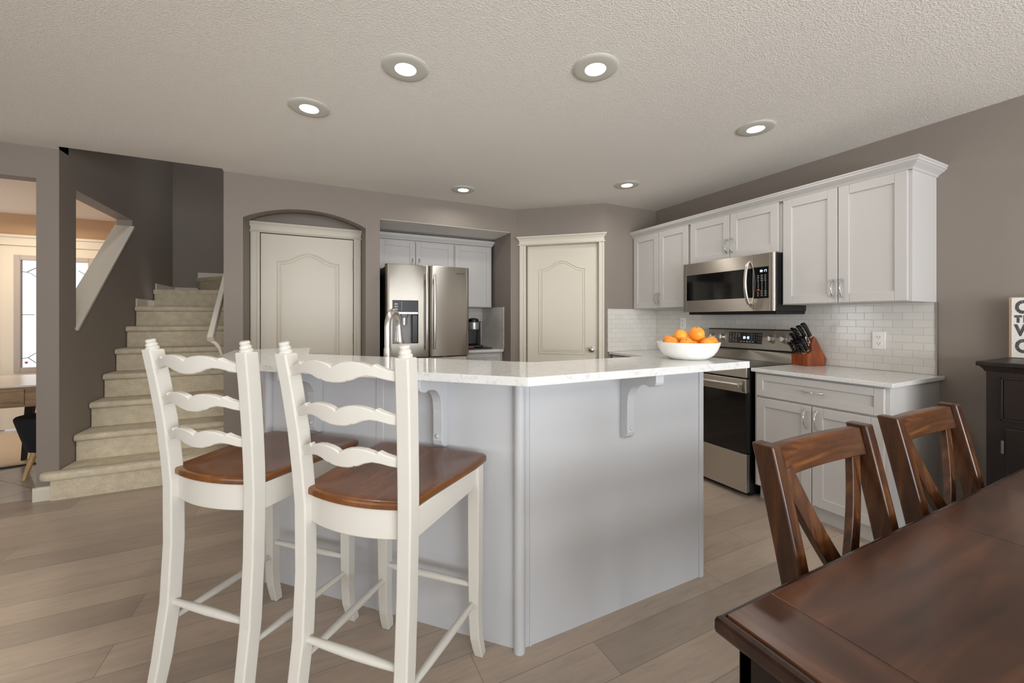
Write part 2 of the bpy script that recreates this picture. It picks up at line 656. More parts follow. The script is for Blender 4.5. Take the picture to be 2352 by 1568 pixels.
# wall to the entrance hall, the post, and the stair wall with its open triangle
hw = MB()
hw.box(XW - TH, -1.73, YB, YB + TH, 2.222, H)
hw.box(XW - TH, -3.2, YB, YB + TH, 0, 2.222)
struct(hw.build('wall_hall', M['wall']))
sw = MB()
A_y, B_y, t_z = 4.13, 5.155, 2.217
c0 = (4.13, 1.165)
c1 = (5.155, 2.135)
sw.box(-1.73, -1.617, YB, A_y, 0, 5.0)
sw.prism([(A_y, 0), (B_y, 0), (B_y, c1[1]), (A_y, c0[1])], -1.73, -1.617, 'x')
sw.box(-1.73, -1.617, A_y, B_y, t_z, 5.0)
sw.box(-1.73, -1.617, B_y, 6.6, 0, 5.0)
struct(sw.build('wall_stair', M['wall']))
struct(MB().box(-1.73, 2.2, 6.38, 6.5, 0, 5.0).build('wall_landing', M['wall']))
struct(MB().box(-0.669, -0.57, YB + 0.39, 5.35, 0, 5.0).box(-0.669, -0.57, YB, 4.3, H, 5.0).build('wall_stair', M['wall']))
struct(MB().box(-1.73, 2.2, 3.75, 3.85, H + 0.3, 5.0).box(-1.73, 2.2, 3.75, 6.5, 5.0, 5.1).box(2.1, 2.2, 4.85, 6.5, 1.9, 5.0).box(-0.57, 2.2, 4.81, 4.9, 2.5, 5.0).build('wall_upstairs', M['wall']))
# sloped cap on the open triangle
cp = MB()
dy, dz = c1[0] - c0[0], c1[1] - c0[1]
L = math.hypot(dy, dz)
T = Matrix.Translation((-1.6735, c0[0], c0[1])) @ Matrix.Rotation(math.atan2(dz, dy), 4, 'X')
cp.box(-0.072, 0.072, 0.0, L + 0.012, 0, 0.022, T)
struct(tag(cp.build('trim_1', M['white_trim'], bevel=0.003)))

# entrance hall walls and front door
hy = 6.52
hl = MB()
hl.box(-5.2, -3.19, hy, hy + 0.12, 0, H).box(-2.24, -1.73, hy, hy + 0.12, 0, H).box(-3.19, -2.24, hy, hy + 0.12, 2.085, H)
hl.box(-5.2, -5.1, YB, hy, 0, H)
hl.box(-1.742, -1.7315, YB + TH, A_y, 0, H).prism([(A_y, 0), (B_y, 0), (B_y, c1[1]), (A_y, c0[1])], -1.742, -1.7315, 'x')
hl.box(-1.742, -1.7315, A_y, B_y, t_z, H).box(-1.742, -1.7315, B_y, hy, 0, H)
struct(hl.build('wall_entrance', M['tan_wall']))

fd = thing('door_1', 'cream front door with a leaded glass window seen past the wall post', 'door', (-2.715, hy, 0), 0, kind='structure')
d = MB()
wx0, wx1, wz0, wz1 = -0.30, 0.28, 0.69, 1.93
d.box(-0.46, wx0, 0, 0.045, 0.012, 2.075).box(wx1, 0.46, 0, 0.045, 0.012, 2.075)
d.box(wx0, wx1, 0, 0.045, 0.012, wz0).box(wx0, wx1, 0, 0.045, wz1, 2.075)
d.build('slab', M['white_trim'], fd)
d = MB()
for x0, x1, z0, z1 in ((wx0 - 0.045, wx0 + 0.01, wz0 - 0.045, wz1 + 0.045), (wx1 - 0.01, wx1 + 0.045, wz0 - 0.045, wz1 + 0.045), (wx0, wx1, wz0 - 0.045, wz0 + 0.01), (wx0, wx1, wz1 - 0.01, wz1 + 0.045)):
    d.box(x0, x1, -0.014, 0.03, z0, z1)
d.build('window_frame', M['lite_frame'], fd, bevel=0.004)
MB().box(wx0, wx1, 0.018, 0.024, wz0, wz1).build('pane', M['glass'], fd)
d = MB()
zc = (wz0 + wz1) / 2
def came(pts):
    d.tube([(p[0], 0.014, p[1]) for p in pts], 0.004, 6)
came([(wx0, 1.79), (wx0 + 0.05, 1.785), (wx0 + 0.1, 1.82), (wx0 + 0.13, 1.84)])
came([(wx0 + 0.05, 1.785), (wx0 + 0.09, 1.765), (wx0 + 0.13, 1.73)])
came([(wx0, 1.30), (wx0 + 0.11, 1.30)])
came([(wx0, 0.80), (wx0 + 0.06, 0.81), (wx0 + 0.12, 0.86), (wx0 + 0.2, 0.80), (wx0 + 0.12, 0.75), (wx0 + 0.06, 0.81)])
came([(wx1, 1.79), (wx1 - 0.05, 1.785), (wx1 - 0.1, 1.82)])
came([(wx1, 0.80), (wx1 - 0.06, 0.81), (wx1 - 0.12, 0.86), (wx1 - 0.2, 0.80)])
d.build('leading', M['lead'], fd)
MB().ball((wx0 + 0.045, 0.014, 0.755), 0.014, 10).build('pink_flower', M['lead_pink'], fd)
d = MB()
d.box(-0.56, -0.475, -0.018, 0.0, 0, 2.08).box(0.475, 0.56, -0.018, 0.0, 0, 2.08).box(-0.58, 0.58, -0.02, 0.0, 2.08, 2.17).box(-0.60, 0.60, -0.035, 0.0, 2.17, 2.20)
d.build('casing', M['white_trim'], fd, bevel=0.003)

# rest of the room, behind and to the left of the camera
def wall_with_holes(axis, pos, a0, a1, holes, name):
    b = MB()
    xs = sorted({a0, a1} | {h[0] for h in holes} | {h[1] for h in holes})
    for i in range(len(xs) - 1):
        m_ = (xs[i] + xs[i + 1]) / 2
        hz = [h for h in holes if h[0] < m_ < h[1]]
        segs = [(0, H)] if not hz else [(0, hz[0][2]), (hz[0][3], H)]
        for z0, z1 in segs:
            if z1 - z0 < 0.01:
                continue
            if axis == 'y':
                b.box(xs[i], xs[i + 1], pos - TH, pos, z0, z1)
            else:
                b.box(pos - TH, pos, xs[i], xs[i + 1], z0, z1)
    return struct(b.build(name, M['wall']))


wall_with_holes('y', YS, XW - TH, XR, [(-0.4, 2.8, 0.25, 2.25), (-3.9, -1.5, 0.65, 2.25)], 'wall_behind')
wall_with_holes('x', XW, YS, YB, [(-1.8, 0.6, 0.65, 2.25)], 'wall_left')
for i, (x0, x1, z0, z1) in enumerate(((-0.4, 2.8, 0.25, 2.25), (-3.9, -1.5, 0.65, 2.25))):
    b = MB()
    for k in range(4):
        x = x0 + (x1 - x0) * k / 3
        b.box(x - 0.03, x + 0.03, YS - 0.1, YS - 0.04, z0, z1)
    b.box(x0, x1, YS - 0.1, YS - 0.04, z0, z0 + 0.05).box(x0, x1, YS - 0.1, YS - 0.04, z1 - 0.05, z1)
    struct(b.build('window_%d' % (i + 1), M['white_trim']))
b = MB()
for k in range(3):
    y = -1.8 + 2.4 * k / 2
    b.box(XW - 0.1, XW - 0.04, y - 0.03, y + 0.03, 0.65, 2.25)
b.box(XW - 0.1, XW - 0.04, -1.8, 0.6, 0.65, 0.70).box(XW - 0.1, XW - 0.04, -1.8, 0.6, 2.2, 2.25)
struct(b.build('window_3', M['white_trim']))

# baseboards
bp = [(0, 0), (0.014, 0), (0.014, 0.075), (0.009, 0.088), (0.004, 0.095), (0, 0.095)]
struct(MB().sweep([(-1.742, 4.0), (-1.742, YB - 0.0), (-1.645, YB - 0.0)][1:], bp).build('baseboard_post', M['white_trim']))
struct(MB().box(-1.744, -1.73, YB - 0.012, 6.4, 0, 0.095).build('baseboard_hall', M['white_trim']))
struct(MB().sweep([(XR, 0.7), (XR, -3.4)], bp).build('baseboard_right', M['white_trim']))
struct(MB().sweep([(-0.669, YB), (ax0, YB)], bp).sweep([(ax1, YB), (nx0, YB)], bp).sweep([(nx1, YB), D1], bp).build('baseboard_back', M['white_trim']))


# ------------------------------------------------------------------ interior doors (two-panel, arched)
def panel_door(name, label, loc, rot, w, h, hinge_side, knob_side, hw_l, hw_r, recess, knob_z=0.935):
    r = thing(name, label, 'door', loc, rot, kind='structure')
    # local: opening from x=0..w, wall face y=0, door slab recessed
    y0 = recess
    s = MB().box(0.002, w - 0.002, y0, y0 + 0.035, 0.01, h + 0.001)
    sl = s.build('slab', M['white_trim'], r, bevel=0.002)

    def outline(ins, zb, zt, rise):
        x0, x1 = 0.135 + ins, w - 0.135 - ins
        pts = [(x0, zb + ins), (x1, zb + ins)]
        n = 24
        for k in range(n + 1):
            t = 1 - 2 * k / n
            pts.append(((x0 + x1) / 2 + t * (x1 - x0) / 2, zt - ins + rise * 0.5 * (1 + cos(PI * min(1, abs(t) * 1.12)))))
        return pts
    for zb, zt, rise in ((0.885, 1.785, 0.085), (0.16, 0.70, 0.0)):
        mo = MB()
        path = outline(0, zb, zt, rise)
        closed = path + [path[0]]
        # bead moulding
        for dd, rr in ((0.0, 0.008), (0.022, 0.006)):
            q = outline(dd, zb, zt, rise)
            mo.tube([(p[0], y0 - 0.001, p[1]) for p in q + [q[0]]], rr, 8)
        mo.prism(outline(0.034, zb, zt, rise), y0 - 0.007, y0 + 0.002, 'y')
        mo.build('panel_moulding', M['white_trim'], r, bevel=0.004)
    # jamb
    j = MB().box(-0.018, 0.0, 0.0, 0.1, 0, h + 0.018).box(w, w + 0.018, 0.0, 0.1, 0, h + 0.018).box(-0.018, w + 0.018, 0.0, 0.1, h + 0.003, h + 0.021)
    j.build('jamb', M['white_trim'], r)
    # fluted casing
    cs = MB()
    for x0, x1 in ((-0.004 - hw_l, -0.004), (w + 0.004, w + 0.004 + hw_r)):
        cs.box(x0, x1, -0.016, 0.0, 0, h + 0.012)
        q = (x1 - x0) / 4
        cs.box(x0 + q * 0.35, x0 + q * 1.3, -0.021, -0.016, 0.1, h + 0.012)
        cs.box(x1 - q * 1.3, x1 - q * 0.35, -0.021, -0.016, 0.1, h + 0.012)
    cs.build('casing', M['white_trim'], r, bevel=0.003)
    hd = MB()
    x0, x1 = -0.004 - hw_l, w + 0.004 + hw_r
    z = h + 0.007
    hd.box(x0, x1, -0.018, 0, z, z + 0.07)
    prof = [(0, 0), (0.010, 0), (0.013, 0.006), (0.010, 0.012), (0.006, 0.016), (0.0, 0.016)]
    hd.sweep([(x0, 0.0), (x0, -0.018), (x1, -0.018), (x1, 0.0)], [(a, z + b) for a, b in prof])
    prof = [(0, 0), (0.006, 0), (0.010, 0.012), (0.022, 0.026), (0.026, 0.030), (0.026, 0.040), (0, 0.040)]
    hd.sweep([(x0, 0.0), (x0, -0.018), (x1, -0.018), (x1, 0.0)], [(a, z + 0.052 + b) for a, b in prof])
    hd.build('header', M['white_trim'], r)
    hx = {'right': w, 'left': 0.0, None: None}[hinge_side]
    if hx is not None:
        for z in (0.25, 1.06, 1.80):
            hg = MB().tube([(hx, y0 - 0.006, z - 0.05), (hx, y0 - 0.006, z + 0.05)], 0.006, 8).box(hx - 0.004, hx + 0.008, y0 - 0.002, y0 + 0.002, z - 0.045, z + 0.045)
            hg.build('hinge', M['hinge_metal'], r)
    if knob_side:
        kx = w - 0.065 if knob_side == 'right' else 0.065
        T = Matrix.Translation((kx, y0, knob_z)) @ Matrix.Rotation(R(90), 4, 'X')
        MB().lathe([(0.001, 0), (0.032, 0), (0.032, 0.006), (0.012, 0.009), (0.011, 0.03), (0.022, 0.036), (0.028, 0.048), (0.026, 0.062), (0.014, 0.07), (0.001, 0.072)], 24, T).build('door_knob', M['nickel'], r)
    return r


panel_door('door_2', 'cream two-panel door with chrome hinges inside the arched niche', (-0.458, 4.3, 0), 0, 0.79, 2.035, 'right', None, 0.073, 0.068, -0.004)
pd = panel_door('door_3', 'cream pantry door with a round knob on the diagonal corner wall', (0, 0, 0), 0, px1 - px0, 2.035, None, 'right', 0.072, 0.058, 0.03)
pd.location = PW @ Vector((px0, 0, 0))
pd.rotation_euler = (0, 0, pang)

# ------------------------------------------------------------------ staircase
st = thing('staircase', 'carpeted staircase with rounded nosings rising and winding behind the bar stools', 'staircase', (0, 0, 0))
rise, RX0, RX1 = 0.197, -1.615, -0.671
ny = [3.835, 4.08, 4.306, 4.526, 4.75, 4.975, 5.19]


def nosed(y_n, y_b, z0, z1):
    """side outline (y, z) of one carpeted step, nosing at y_n"""
    return [(y_b, z0), (y_n + 0.035, z0), (y_n + 0.035, z1 - 0.052)] + [(y_n + 0.024 + 0.024 * cos(R(a)) * 1.0, z1 - 0.026 + 0.026 * sin(R(a))) for a in range(240, 89, -25)] + [(y_b, z1)]


for i, y in enumerate(ny):
    z1 = rise * (i + 1)
    yb = ny[i + 1] + 0.06 if i < 6 else 5.5
    b = MB()
    if i == 0:
        b.box(RX0 - 0.03, RX1, y + 0.035, YB - 0.003, 0.0, z1 - 0.05)
        b.box(RX0 + 0.003, RX1, YB - 0.01, yb, 0.0, z1 - 0.01)
        # tread with a bullnose end wrapping the post
        xl, rr = RX0 - 0.092, 0.07
        n = 8
        out = [(RX1, YB - 0.004), (RX1, y)] + [(xl + rr - rr * sin(R(a)), y + rr - rr * cos(R(a))) for a in range(0, 91, 15)] + [(xl, YB - 0.004)]
        levels = [(0.020, z1 - 0.056), (0.006, z1 - 0.050), (0.0, z1 - 0.036), (0.0, z1 - 0.018), (0.006, z1 - 0.006), (0.018, z1)]
        cx_, cy_ = -1.2, YB - 0.004
        def ins(d):
            r_ = []
            for p in out:
                q = Vector((max(p[0], xl + d) if p[0] < RX1 - 0.01 else p[0], p[1]))
                if p[1] < YB - 0.01:
                    q.y = p[1] + d
                r_.append(q)
            return r_
        b.loft([[(p.x, p.y, z) for p in ins(d)] for d, z in levels])
        b.box(RX0 + 0.003, RX1, YB - 0.01, yb, z1 - 0.05, z1)
    else:
        b.prism(nosed(y, yb, z1 - rise - 0.01, z1), RX0 + 0.001, RX1 - 0.001, 'x', smooth=True)
    o = b.build('step', M['carpet'], st, bevel=0.006, seg=2)
# winders around the right-hand corner
pv = Vector((-0.64, 5.40))
angs = [18.0, 54.0, 88.0, 122.0]


def ray_hit(a):
    dx, dy_ = -cos(R(a)), sin(R(a))
    ts = []
    if dx < -1e-6:
        ts.append((RX0 + 0.001 - pv.x) / dx)
    if dy_ > 1e-6:
        ts.append((6.379 - pv.y) / dy_)
    if dx > 1e-6:
        ts.append((1.2 - pv.x) / dx)
    t = min(ts)
    return Vector((pv.x + dx * t, pv.y + dy_ * t))


for k in range(3):
    z1 = rise * (8 + k)
    p0, p1 = ray_hit(angs[k]), ray_hit(angs[k + 1])
    corner = []
    if p0.x < RX0 + 0.01 and p1.y > 6.37:
        corner = [(RX0 + 0.001, 6.379)]
    dirv = (p0 - pv).normalized()
    nrm = Vector((dirv.y, -dirv.x)) * (1 if k >= 0 else 1)
    if nrm.dot(p1 - p0) > 0:
        nrm = -nrm
    b = MB()
    poly = [tuple(pv), tuple(p0)] + corner + [tuple(p1)]
    b.prism(poly, z1 - rise - 0.02, z1, 'z')
    e = nrm * 0.035
    q0 = p0 + e
    if q0.x < RX0 + 0.001:
        q0.x = RX0 + 0.001
    if q0.y > 6.379:
        q0.y = 6.379
    b.prism([tuple(pv + dirv * 0.03), tuple(pv + dirv * 0.03 + e), tuple(q0), tuple(p0)], z1 - 0.05, z1, 'z')
    b.build('step', M['carpet'], st, bevel=0.012, seg=3)
# white skirt pieces where the winders meet the walls
sk = MB()
sk.box(RX0 + 0.001, RX0 + 0.014, 5.22, 5.75, rise * 7, rise * 7 + 0.075)
sk.box(RX0 + 0.001, RX0 + 0.014, 5.76, 6.37, rise * 8, rise * 8 + 0.07)
sk.box(RX0 + 0.02, -1.36, 6.366, 6.379, rise * 8, rise * 8 + 0.07)
sk.box(-1.36, -0.66, 6.366, 6.379, rise * 9, rise * 9 + 0.07)
sk.build('skirting', M['white_trim'], st)

hr = thing('handrail', 'white handrail with a curled end beside the carpeted stairs', 'handrail', (0, 0, 0))
a = Vector((-0.765, 3.955, 1.09))
dv = Vector((0, 1, 0.9)).normalized()
sec = [(-0.021, -0.03), (0.021, -0.03), (0.026, 0.0), (0.019, 0.03), (-0.019, 0.03), (-0.026, 0.0)]
up = Vector((0, -dv.z, dv.y))
rings = [[tuple(a + dv * t + Vector((1, 0, 0)) * q[0] + up * q[1]) for q in sec] for t in (0, 0.9, 1.9)]
MB().loft(rings, smooth=False).build('rail', M['white_trim'], hr, bevel=0.006, seg=3)
pts = [a + Vector((0.0, 0.03, -0.01)), a + Vector((0.03, 0.035, -0.035)), a + Vector((0.055, 0.04, -0.075)), a + Vector((0.07, 0.045, -0.13)), a + Vector((0.088, 0.05, -0.16))]
MB().tube([tuple(p) for p in pts], [0.016, 0.016, 0.015, 0.015, 0.018], 10).build('wall_return', M['white_trim'], hr)

# ------------------------------------------------------------------ entrance hall furniture
dk = thing('desk', 'oak desk with a pale top standing in the entrance hall', 'desk', (-2.45, 4.72, 0), R(2))
MB().box(-0.85, 0.63, -0.37, 0.45, 0.735, 0.75).build('desktop', M['desk_top'], dk, bevel=0.002)
MB().box(-0.83, 0.61, -0.36, 0.43, 0.583, 0.735).build('body', M['desk_wood'], dk, bevel=0.002)
MB().box(-0.70, 0.44, -0.37, -0.36, 0.597, 0.722).build('drawer', M['desk_wood'], dk, bevel=0.002)
for sx, sy in ((-0.6, -0.28), (0.19, -0.28), (-0.6, 0.35), (0.19, 0.35)):
    MB().post([(sx - 0.05 * (1 if sx > 0 else -1), sy, 0.0085 if sy > 0 else 0.0, 0.014, 0.014), (sx, sy, 0.583, 0.028, 0.028)]).build('leg', M['black_matte'], dk)

ch = thing('footstool', 'charcoal tapered footstool with pale wooden legs tucked under the hall desk', 'footstool', (-1.975, 4.585, 0), R(20))
MB().lathe([(0.001, 0.195), (0.09, 0.195), (0.102, 0.205), (0.136, 0.33), (0.166, 0.452), (0.167, 0.466), (0.158, 0.478), (0.10, 0.486), (0.001, 0.488)], 36).build('seat', M['fabric_black'], ch)
for a_ in (45, 135, 225, 315):
    c_, s_ = cos(R(a_)), sin(R(a_))
    MB().tube([(c_ * 0.075, s_ * 0.075, 0.20), (c_ * 0.15, s_ * 0.15, 0.0)], [0.021, 0.013], 12).build('leg', M['leg_wood'], ch)

rg = thing('rug', 'sand coloured rug with a dark edge on the hall floor tiles', 'rug', (0, 0, 0))
MB().prism([(-4.4, 4.60), (-2.37, 4.89), (-1.76, 5.02), (-1.76, 6.3), (-4.4, 6.3)], 0.001, 0.008, 'z').build('pile', M['rug'], rg)
MB().sweep([(-4.4, 4.60), (-2.37, 4.89), (-1.76, 5.02)], [(0, 0.001), (0.022, 0.001), (0.022, 0.011), (0, 0.011)]).build('binding', M['black_matte'], rg)


# ================================================================== KITCHEN CABINETS
def shaker(x0, x1, z0, z1, st_=0.058, t=0.02, y=0.0):
    b = MB()
    b.box(x0, x0 + st_, y, y + t, z0, z1).box(x1 - st_, x1, y, y + t, z0, z1)
    b.box(x0 + st_, x1 - st_, y, y + t, z0, z0 + st_).box(x0 + st_, x1 - st_, y, y + t, z1 - st_, z1)
    b.box(x0 + st_ - 0.003, x1 - st_ + 0.003, y + 0.009, y + t, z0 + st_ - 0.003, z1 - st_ + 0.003)
    return b


def pull(parent, x, z, vertical=True, ln=0.112, y=0.0):
    pts, rs = [], []
    n = 14
    for k in range(n + 1):
        t = -1 + 2 * k / n
        d_ = 0.028 * (1 - t * t) ** 0.75
        o = t * ln / 2
        p = (x, y - 0.004 - d_, z + o) if vertical else (x + o, y - 0.004 - d_, z)
        pts.append(p)
        rs.append(0.0035 + 0.0022 * abs(t) ** 3)
    b = MB().tube(pts, rs, 8)
    for sg in (-1, 1):
        o = sg * ln / 2
        c_ = (x, y - 0.002, z + o) if vertical else (x + o, y - 0.002, z)
        b.ball(c_, 0.0065, 8)
    return b.build('handle', M['chrome'], parent)


def cabinet(name, label, loc, rot, w, dpt, z0, z1, doors, drawers=(), group=None, toe=False, mat=None, end=False):
    """doors: (x0, x1, z0, z1, handle x, handle z); drawers the same; front face of doors at y=0"""
    mat = mat or M['cabinet']
    r = thing(name, label, 'cabinet', loc, rot, group)
    b = MB()
    if toe:
        b.box(0, w, 0.021, dpt, z0 + 0.1, z1).box(0.002, w - 0.002, 0.075, dpt, 0.0, z0 + 0.1)
    else:
        b.box(0, w, 0.021, dpt, z0, z1)
    b.build('body', mat, r, bevel=0.0015)
    for x0, x1, a0, a1, hx, hz in doors:
        dd = shaker(x0, x1, a0, a1).build('door', mat, r, bevel=0.0025)
        if hx is not None:
            pull(dd, hx, hz)
    for x0, x1, a0, a1, hx, hz in drawers:
        dd = shaker(x0, x1, a0, a1, 0.045).build('drawer', mat, r, bevel=0.0025)
        pull(dd, hx, hz, False)
    return r


RW = R(-90)     # right-wall units: local x runs from the far corner towards the camera
UX = 3.03
# upper cabinets on the right wall
zt = 2.105
cabinet('wall_cabinet', 'narrow two-door upper cabinet in the corner, left of the microwave', (UX, 3.273, 0), RW, 0.712, XR - UX - 0.001, 1.355, 2.12,
        [(0.012, 0.352, 1.362, zt, 0.335, 1.45), (0.357, 0.703, 1.362, zt, 0.374, 1.45)], group='upper cabinets')
cabinet('wall_cabinet', 'short two-door upper cabinet directly above the microwave', (UX, 2.560, 0), RW, 0.80, XR - UX - 0.001, 1.738, 2.12,
        [(0.018, 0.398, 1.745, zt, 0.376, 1.85), (0.403, 0.782, 1.745, zt, 0.425, 1.85)], group='upper cabinets')
cabinet('wall_cabinet', 'large two-door upper cabinet above the knife block, right of the microwave', (UX, 1.758, 0), RW, 0.708, XR - UX - 0.001, 1.355, 2.12,
        [(0.014, 0.350, 1.36, zt, 0.328, 1.452), (0.355, 0.692, 1.36, zt, 0.377, 1.452)], group='upper cabinets')
crown = [(0, 0), (0.004, 0), (0.008, 0.006), (0.012, 0.012), (0.02, 0.018), (0.034, 0.028), (0.04, 0.034), (0.045, 0.036), (0.045, 0.047), (0.05, 0.05), (0.05, 0.06), (0, 0.06)]
cr = MB()
cr.sweep([(XR - 0.001, 1.05), (UX + 0.004, 1.05), (UX + 0.004, 3.272)], [(-a_, 2.105 + b_) for a_, b_ in crown])
tag(cr.build('crown_moulding', M['cabinet']), 'pale grey crown moulding along the top of the right-wall upper cabinets', 'moulding')

# base cabinets and worktops on the right wall
BX = 2.735
cabinet('base_cabinet', 'pale grey base cabinet with a wide drawer over two doors beside the range', (BX, 1.772, 0), RW, 0.735, XR - BX - 0.001, 0, 0.889,
        [(0.02, 0.363, 0.112, 0.715, 0.335, 0.635), (0.368, 0.715, 0.112, 0.715, 0.396, 0.635)], [(0.02, 0.715, 0.727, 0.878, 0.37, 0.803)], toe=True)
cabinet('base_cabinet', 'corner base cabinet between the range and the pantry wall', (BX, 3.272, 0), RW, 0.705, XR - BX - 0.001, 0, 0.889,
        [(0.02, 0.345, 0.112, 0.715, 0.32, 0.635), (0.35, 0.685, 0.112, 0.715, 0.375, 0.635)], [(0.02, 0.685, 0.727, 0.878, 0.35, 0.803)], toe=True)
tag(MB().box(2.712, XR - 0.009, 1.012, 1.775, 0.891, 0.915).build('worktop', M['quartz'], bevel=0.003), 'white quartz worktop under the knife block', 'worktop')
tag(MB().box(2.70, XR - 0.009, 2.562, 3.266, 0.891, 0.915).build('worktop', M['quartz'], bevel=0.003), 'white quartz corner worktop behind the fruit bowl', 'worktop')

# backsplash
def splash(name, label, w, h, loc, rot):
    o = MB().box(0, w, 0, 0.008, 0, h).build(name, M['tile'], loc=loc, rot=rot)
    return tag(o, label, 'tiling')


splash('backsplash', 'glossy pale subway tile backsplash along the right wall', 3.273 - 1.052, 0.44, (XR - 0.008, 3.273, 0.9155), RW)
splash('backsplash', 'short return of pale subway tile beside the pantry door', XR - 0.009 - 2.69, 0.44, (2.69, D2[1] - 0.008, 0.9155), 0)
splash('backsplash', 'tiled side wall of the coffee nook', 4.72 - 4.08, 0.469, (nx1 - 0.008, 4.718, 0.9155), R(-90))
splash('backsplash', 'tiled back wall behind the coffee maker', nx1 - 1.37 - 0.009, 0.469, (1.37, 4.711, 0.9155), 0)
struct(MB().box(XR - 0.012, XR, 1.044, 1.052, 0.9155, 1.355).build('trim_2', M['nickel']))

# refrigerator niche cabinets
FY = 4.36
cabinet('wall_cabinet', 'two-door upper cabinet above the refrigerator', (nx0 + 0.003, FY, 0), 0, 0.862, 4.718 - FY, 1.775, 2.10,
        [(0.05, 0.426, 1.782, 2.085, 0.395, 1.85), (0.433, 0.852, 1.782, 2.085, 0.468, 1.85)], group='upper cabinets')
cabinet('wall_cabinet', 'tall single-door upper cabinet beside the refrigerator over the coffee maker', (1.4, FY, 0), 0, 0.468, 4.70 - FY, 1.386, 2.10,
        [(0.012, 0.45, 1.393, 2.085, 0.04, 1.48)], group='upper cabinets')
tag(MB().sweep([(nx0 + 0.003, FY + 0.004), (1.868, FY + 0.004), (1.868, 4.7)], [(a_ * 0.5, 2.10 + b_) for a_, b_ in crown]).build('crown_moulding', M['cabinet']),
    'pale grey crown moulding above the refrigerator cabinets', 'moulding')
cabinet('base_cabinet', 'pale base cabinet with drawers below the coffee maker', (1.385, 4.095, 0), 0, 0.505, 0.62, 0, 0.885,
        [(0.015, 0.47, 0.112, 0.70, 0.06, 0.6)], [(0.015, 0.47, 0.715, 0.868, 0.24, 0.80)], toe=True)
tag(MB().box(1.372, nx1 - 0.0085, 4.07, 4.7105, 0.886, 0.915).build('worktop', M['quartz'], bevel=0.003), 'white quartz worktop under the coffee maker', 'worktop')

# ================================================================== BREAKFAST BAR
r2 = math.sqrt(2)
o_pts = [(1.69, 1.354), (0.692, 1.354), (-0.2, 2.246), (-0.2, 2.86)]


def offs(d):
    """bar outline moved d towards the kitchen"""
    c_ = 2.046 + d * r2
    y_ = 1.354 + d
    x_ = -0.2 + d
    return [(1.69, y_), (c_ - y_, y_), (x_, c_ - x_), (x_, 2.86)]


isl = thing('breakfast_bar', 'pale grey angled breakfast bar standing in the middle of the kitchen', 'kitchen island', (0, 0, 0))
MB().prism(o_pts + offs(0.13)[::-1], 0, 1.038, 'z').build('knee_wall', M['island'], isl)
MB().prism(offs(0.131) + offs(0.70)[::-1], 0.0, 0.885, 'z').build('cabinets', M['island'], isl)
for (x, y, r_) in ((0.690, 1.349, 0.022), (-0.203, 2.242, 0.02)):
    MB().tube([(x, y, 0.0), (x, y, 1.037)], r_, 16).build('corner_post', M['island'], isl)
# flat strips
MB().box(1.668, 1.696, 1.345, 1.50, 0, 1.037).build('end_strip', M['island'], isl, bevel=0.003)
T45 = Matrix.Translation((0.247, 1.799, 0)) @ Matrix.Rotation(R(-45), 4, 'Z')
MB().box(-0.018, 0.018, -0.004, 0.006, 0, 1.037, T45).build('batten', M['island'], isl, bevel=0.002)
MB().box(0.735, 0.743, 1.351, 1.36, 0, 1.037).build('batten', M['island'], isl)


def corbel_prof():
    p = [(0, 0), (0.205, 0), (0.205, -0.018)]
    p += [(0.185 + 0.02 * cos(R(a_)), -0.026 + 0.022 * sin(R(a_))) for a_ in (-10, -35, -60, -90)]
    p += [(0.165, -0.052), (0.145, -0.046), (0.125, -0.049)]
    p += [(0.125 - 0.078 * sin(R(a_)), -0.125 + 0.076 * cos(R(a_))) for a_ in range(12, 91, 13)]
    p += [(0.045, -0.14), (0.044, -0.24), (0.046, -0.262), (0.040, -0.28), (0.022, -0.292), (0, -0.294)]
    return p


def corbel(x, y, rot):
    """plate against the face at (x, y), pointing along local -y"""
    T_ = Matrix.Translation((x, y, 1.037)) @ Matrix.Rotation(rot, 4, 'Z')
    c_ = MB().prism([(-q[0], q[1]) for q in corbel_prof()], -0.021, 0.021, 'x', T_).build('corbel', M['island'], isl, bevel=0.003)
    MB().ball((0, -0.046, -0.245), 0.009, 10, T_).build('screw_cap', M['island'], c_)
    return c_


corbel(1.203, 1.354, 0)
corbel(0.462, 1.584, R(-45))
corbel(0.012, 2.034, R(-45))
corbel(-0.2, 2.42, R(-90))

top_o = [(1.703, 1.118), (0.603, 1.118), (-0.437, 2.158), (-0.437, 2.88)]
top_i = [(1.703, 1.5), (0.838, 1.5), (-0.035, 2.373), (-0.035, 2.88)]
tag(MB().prism(top_o + top_i[::-1], 1.040, 1.07, 'z').build('bar_countertop', M['quartz'], bevel=0.003), 'white quartz raised bar countertop under the fruit bowl', 'countertop')
lo_o, lo_i = offs(0.14), offs(0.72)
tag(MB().prism(lo_o + lo_i[::-1], 0.887, 0.912, 'z').build('worktop', M['quartz'], bevel=0.003), 'lower quartz sink worktop behind the raised bar', 'worktop')

